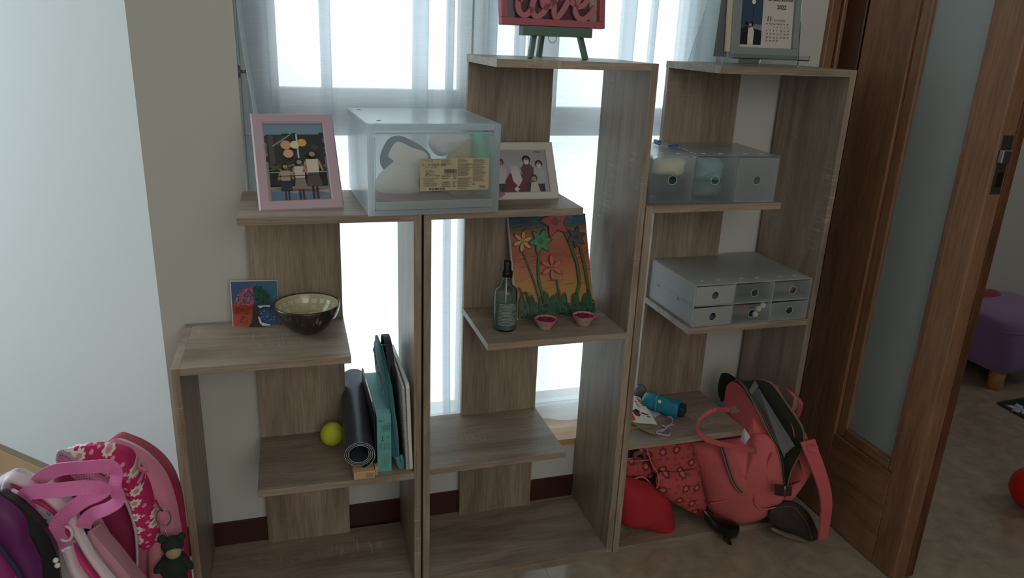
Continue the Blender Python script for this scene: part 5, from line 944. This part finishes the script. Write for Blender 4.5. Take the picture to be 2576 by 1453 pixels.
m = Mb(); c = r4(1602, 862, -.135); m.tube([c + V((.0125 * cos(a), 0, .018 * sin(a))) for a in [2 * pi * k / 24 for k in range(25)]], .0014, n=6, caps=False); m.build('metal_ring', M_STEEL, t, world=True)
m = Mb(); m.tube([r4(1525, 690, -.13), r4(1560, 760, -.135), r4(1595, 800, -.137)], .0018, n=6); m.build('zip_cord', mat('dark_cord', (90, 50, 60), .6), t, world=True)
m = Mb(); m.hexa([r4(890, 880, -.205), r4(985, 1130, -.21), r4(985, 1130, -.19), r4(890, 880, -.19), r4(985, 850, -.205), r4(1112, 1065, -.21), r4(1112, 1065, -.19), r4(985, 850, -.19)]); m.build('inner_label', mat('rose_tag', (190, 128, 142), .7), t, world=True, bevel=.001)
m = Mb(); pillow(m, [r4(x, y, -.12) for x, y in ((1460, 1170), (1600, 1110), (1640, 1400), (1640, 1800), (1480, 1800), (1450, 1450))], (0, -.015, 0), (0, .03, 0), n=30, rings=5); m.build('side_pocket', mat('pale_pink_pocket', (190, 120, 134), .6), t, world=True)
# small dark plush charm hanging at its side
t = thing('plush_keyring', 'small dark green and cream plush charm hanging on the pink backpack', 'keyring', r4(1690, 1390, -.12))
for nm, c_, r_, mm in (('head', (1690, 1130), .020, (36, 46, 38)), ('muzzle', (1700, 1200), .014, (160, 140, 110)), ('body', (1710, 1330), .027, (30, 44, 34))):
    m = Mb(); m.lathe([(r_ * sin(pi * k / 12), -r_ * cos(pi * k / 12) * (1.15 if nm == 'body' else .85)) for k in range(13)], c=r4(*c_, -.14 if nm != 'muzzle' else -.153), n=18); m.build(nm, mat('plush_' + nm, mm, .95, bump=.5, bscale=300), t, world=True)
for dx, dz in ((-.017, .016), (.017, .016)):
    m = Mb(); m.lathe([(.008 * sin(pi * k / 8), -.008 * cos(pi * k / 8)) for k in range(9)], c=r4(1690, 1130, -.138) + V((dx, 0, dz)), n=14); m.build('ear', mat('plush_head', (36, 46, 38)), t, world=True)
for dx, dz, ex, ez in ((-.020, .012, -.034, -.006), (.020, .012, .032, -.008), (-.012, -.024, -.016, -.046), (.012, -.024, .016, -.046)):
    m = Mb(); c = r4(1710, 1330, -.145); m.tube(smooth_open([c + V((dx * .6, 0, dz)), c + V((dx, -.003, (dz + ez) / 2 + .004)), c + V((ex, -.006, ez))], 8), [.008, .009, .0095, .0095, .0095, .009, .0085, .007, .003], n=10); m.build('limb', mat('plush_body', (30, 44, 34)), t, world=True)
m = Mb(); m.tube([r4(1602, 930, -.136), r4(1640, 1040, -.138), r4(1680, 1075, -.14)], .0012, n=6); m.build('chain', M_STEEL, t, world=True)
for s in (-1, 1):
    m = Mb(); c = r4(1700, 1190, -.1675) + V((.006 * s, 0, .006)); m.lathe([(.0016 * sin(pi * k / 6), -.0016 * cos(pi * k / 6)) for k in range(7)], c=c, n=8); m.build('eye', M_BLACK, t, world=True)
# pink and white tote in front
t = thing('pink_tote', 'pink and white zipped bag with two woven pink handles, on the floor at far left', 'bag', (-.72, -.3, 0))
whitp = mat('white_pink_vinyl', (226, 204, 214), .4); tote_w = mat('white_heart_vinyl', (206, 200, 206), .4)
YT = -.30
m = Mb(); pillow(m, [r4(x, y, YT + .05) for x, y in ((-60, 560), (120, 600), (440, 740), (620, 880), (720, 1050), (820, 1453), (900, 2300), (-300, 2300), (-300, 900))], (0, -.015, 0), (0, .12, 0), n=56, rings=9, wrinkle=.001, pw=4); m.build('heart_panel', tote_w, t, world=True)
p = Mb(); fr_ = (0, 1)
def heart(cx, cy, s, rot=0, fill=True):
    out = []
    for k in range(20):
        a = 2 * pi * k / 20; x = 16 * sin(a) ** 3 / 16; y = (13 * cos(a) - 5 * cos(2 * a) - 2 * cos(3 * a) - cos(4 * a)) / 16; xr_, yr_ = x * cos(rot) - y * sin(rot), x * sin(rot) + y * cos(rot); out.append((cx + s * xr_, cy - s * yr_))
    return out
m = Mb()
for cx, cy, s, rt in ((432, 900, 30, .2), (536, 826, 16, .1), (412, 940, 16, .4), (470, 990, 14, .2), (180, 720, 18, .3), (560, 930, 18, .1), (600, 1040, 16, 0)): m.face([r4(x, y, YT + .028) for x, y in heart(cx, cy, s, rt)])
m.build('heart_print', mat('slate_print', (82, 84, 104), .5), t, world=True)
m = Mb(); m.tube(smooth_open([r4(x, y, YT + .027) for x, y in ((345, 800), (360, 830), (385, 815), (375, 780), (345, 770), (400, 765), (440, 800), (490, 840), (480, 790), (430, 770))], 40), .0009, n=5); m.build('scroll_print', mat('grey_scroll', (150, 146, 160), .5), t, world=True)
band = lambda pts, dy, w_, nm, mt, fl=.5: Mb().tube(smooth_open([r4(x, y, YT + dy) for x, y in pts], 50), w_, n=10, flat=fl).build(nm, mt, t, world=True)
band([(60, 600), (80, 500), (130, 470), (240, 510), (420, 610), (560, 720), (700, 880), (800, 1060), (880, 1200), (1010, 1380), (1150, 1560), (1400, 1900)], -.012, [.013] * 51, 'zip_tape', whitp)
band([(70, 560), (150, 540), (260, 600), (360, 680), (520, 780), (640, 960), (700, 1120), (790, 1260), (900, 1400), (1050, 1600)], -.006, .008, 'pink_zip_gap', mat('hot_pink_tape', (216, 60, 126), .5))
band([(20, 610), (150, 650), (300, 700), (450, 800)], .004, .011, 'zip_tape', whitp)
band([(660, 1130), (700, 1240), (740, 1340), (820, 1460), (1000, 1700)], -.010, .017, 'white_side', whitp)
band([(820, 1010), (880, 1120), (950, 1250), (1080, 1400), (1250, 1600)], -.014, .0022, 'silver_piping', mat('silver_piping_vinyl', (206, 200, 214)), 1)
m = Mb(); pillow(m, [r4(x, y, YT + .03) for x, y in ((860, 1000), (1000, 1120), (1150, 1290), (1300, 1480), (1600, 1900), (1100, 1900), (900, 1400))], (0, -.01, 0), (0, .06, 0), n=36, rings=5, pw=4); m.build('pink_side', mat('blush_vinyl', (206, 150, 160), .45), t, world=True)
web = mat('woven_pink_webbing', (224, 118, 176), .6, bump=.5, bscale=700, sheen=.3)
def strap(pts, w_, nm='handle'):
    P = smooth_open([r4(x, y, yy) for x, y, yy, k in pts], 70); K = smooth_open([V((k, 0, 0)) for x, y, yy, k in pts], 70); Wv = []
    for i, q in enumerate(P):
        tt = (P[min(i + 1, 70)] - P[max(i - 1, 0)]).normalized(); vd = (q - CAM).normalized(); side = tt.cross(vd).normalized(); k = K[i].x; Wv.append((side * cos(k) + tt.cross(side).normalized() * sin(k)) * w_)
        if i and Wv[-1].dot(Wv[-2]) < 0: Wv[-1] = -Wv[-1]
    return Mb().ribbon(P, Wv, .0022).build(nm, web, t, world=True)
strap([(400, 640, -.27, .3), (350, 590, -.29, .2), (380, 500, -.31, 0), (520, 410, -.33, .3), (700, 375, -.34, .6), (900, 365, -.34, .5), (1060, 355, -.33, .5), (1140, 420, -.33, .7), (1130, 560, -.335, .7), (1160, 690, -.335, .5), (1060, 770, -.335, .5), (930, 820, -.33, .3), (850, 880, -.325, .1), (820, 960, -.32, .0)], .021)
strap([(330, 710, -.31, .6), (270, 700, -.325, .2), (250, 640, -.335, .1), (330, 610, -.345, .1), (550, 595, -.35, .1), (800, 570, -.35, .2), (980, 580, -.35, .5), (1030, 610, -.35, .9), (950, 650, -.355, .6), (830, 690, -.355, .2), (690, 790, -.355, .1), (570, 920, -.35, .1), (560, 1040, -.345, .2), (620, 1110, -.33, .6), (680, 1130, -.32, .8)], .0215)
m = Mb(); c = r4(640, 1020, -.338); m.tube([c + V((.009 * cos(a), 0, .013 * sin(a))) for a in [2 * pi * k / 20 for k in range(21)]], .0022, n=6, caps=False); m.build('handle_ring', whitp, t, world=True)
# purple backpack at the corner of the picture
t = thing('purple_backpack', 'dark purple and black backpack at the bottom left corner, before the white bag', 'backpack', (-.75, -.42, 0)); YP = -.42
m = Mb(); pillow(m, [r4(x, y, YP + .05) for x, y in ((-80, 620), (60, 655), (220, 760), (420, 960), (540, 1180), (590, 1453), (640, 2500), (-500, 2500), (-500, 900))], (0, -.02, 0), (0, .05, 0), n=56, rings=9, wrinkle=.002, pw=3.5); m.build('black_side', mat('black_nylon_gloss', (20, 18, 26), .5, bump=.1, bscale=300), t, world=True)
m = Mb(); pillow(m, [r4(x, y, YP) for x, y in ((-120, 620), (60, 680), (190, 790), (260, 900), (290, 1060), (380, 1240), (420, 1453), (440, 2500), (-500, 2500), (-500, 900))], (0, -.02, 0), (0, .02, 0), n=56, rings=9, wrinkle=.002, pw=3.5); m.build('purple_front', mat('purple_nylon', (96, 28, 92), .45, bump=.1, bscale=300, var=.2, vscale=8), t, world=True)
m = Mb(); pillow(m, [r4(x, y, YP - .018) for x, y in ((-120, 1120), (0, 1190), (90, 1290), (170, 1400), (230, 1500), (260, 2500), (-500, 2500))], (0, -.014, 0), n=40, rings=6, pw=3.5); m.build('pocket', mat('magenta_nylon', (138, 34, 108), .45), t, world=True)
m = Mb(); m.tube(smooth_open([r4(x, y, YP - .028) for x, y in ((-80, 1080), (0, 1155), (90, 1270), (180, 1400), (260, 1560)) ], 24), .0035, n=8); m.build('pocket_piping', mat('navy_piping', (44, 34, 72), .5), t, world=True)
for x, y in ((545, 1280), (562, 1330)):
    m = Mb(); m.lathe([(.004 * sin(pi * k / 8), -.004 * cos(pi * k / 8)) for k in range(9)], c=r4(x, y, YP + .02), n=12); m.build('white_bead', mat('white_bead', (225, 220, 210)), t, world=True)

# ------------------------------------------------------------------ the next room: stool, small cushion, rug, red ball
def rbox(m, x0, x1, y0, y1, z0, z1_, rad, n=8, pw=1):
    def ring(ins, z):
        out = []; r_ = max(.001, rad - ins * .3)
        for cx, cy, a0_ in ((x1 - r_ - ins, y1 - r_ - ins, 0), (x0 + r_ + ins, y1 - r_ - ins, pi / 2), (x0 + r_ + ins, y0 + r_ + ins, pi), (x1 - r_ - ins, y0 + r_ + ins, 1.5 * pi)):
            for k in range(n): a = a0_ + pi / 2 * k / (n - 1); out.append(V((cx + r_ * cos(a), cy + r_ * sin(a), z)))
        return out
    m.rings([ring(.03, z0), ring(.008, z0 + .006), ring(0, z0 + .03), ring(0, z1_ - .03), ring(.006, z1_ - .010), ring(.03, z1_ - .001), ring(.09, z1_ + .004)], 0, True, True)
Ls = at_z(2500, 975, 0); t = thing('purple_stool', 'purple fabric footstool on short round wooden legs in the next room', 'stool', (Ls.x + .16, Ls.y + .14, 0)); felt = mat('purple_felt', (132, 98, 150), .95, bump=.5, bscale=260, sheen=.4)
sx0, sx1, sy0, sy1 = -.215, .20, -.185, .185
m = Mb(); rbox(m, sx0, sx1, sy0, sy1, .075, .285, .06); m.build('seat', felt, t)
m = Mb(); ring = []
for cx, cy, a0_ in ((sx1 - .06, sy1 - .06, 0), (sx0 + .06, sy1 - .06, pi / 2), (sx0 + .06, sy0 + .06, pi), (sx1 - .06, sy0 + .06, 1.5 * pi)):
    for k in range(8): a = a0_ + pi / 2 * k / 7; ring.append(V((cx + .0605 * cos(a), cy + .0605 * sin(a), .245)))
m.tube(ring + [ring[0]], .0025, n=6, caps=False); m.build('seam_piping', felt, t)
for dx in (-.16, .16):
    for dy in (-.14, .14): m = Mb(); m.lathe([(.024, 0), (.026, .004), (.030, .078), (.0, .079)], c=(dx, dy, 0), n=20, cap0=True); m.build('leg', mat('beech_leg', (176, 118, 72), .5), t)
m = Mb(); c = at_y(2478, 735, .80); pillow(m, [c + V((.11 * cos(2 * pi * k / 12), 0, .06 * sin(2 * pi * k / 12) - .045)) for k in range(12)], (0, -.03, 0), n=30, rings=6)
for v in m.b.verts: pass
oo = solo(m, 'rose_cushion', mat('rose_felt', (150, 62, 76), .95), 'dusky red rounded cushion against the wall behind the purple stool', 'cushion'); 
k1, k2, k3 = at_z(2509.6, 1015.6, 0), at_z(2576, 1004, 0), at_z(2576, 1052, 0); e1r = (k2 - k1).normalized(); e2r = (k3 - k1).normalized()
t = thing('black_rug', 'small black mat with a pale flower, on the floor before the purple stool', 'rug', k1)
m = Mb(); q = [k1, k1 + e2r * .45, k1 + e2r * .45 + e1r * .6, k1 + e1r * .6]; m.hexa([p_ + V((0, 0, .0004)) for p_ in q] + [p_ + V((0, 0, .006)) for p_ in q]); m.build('pile', mat('black_rug_pile', (30, 30, 32), .95, bump=.6, bscale=400), t, world=True)
m = Mb(); m.tube([p_ + V((0, 0, .005)) for p_ in q + [q[0]]], .004, n=6); m.build('bound_edge', mat('grey_binding', (78, 74, 70), .9), t, world=True)
m = Mb(); c = at_z(2572, 1030, .0066); 
for k in range(6): a = 2 * pi * k / 6; m.face([c, c + V((.035 * cos(a - .45), .035 * sin(a - .45), 0)), c + V((.055 * cos(a), .055 * sin(a), 0)), c + V((.035 * cos(a + .45), .035 * sin(a + .45), 0))])
m.build('flower_motif', mat('pale_flower_pile', (176, 182, 190), .9), t, world=True)
m = Mb(); rb = .062; c = at_z(2601, 1228, rb); m.lathe([(rb * sin(pi * k / 20), -rb * cos(pi * k / 20)) for k in range(21)], c=c, n=40); solo(m, 'red_ball', mat('glossy_red_plastic', (222, 12, 26), .3), 'bright red ball on the floor at the right edge of the picture', 'ball')
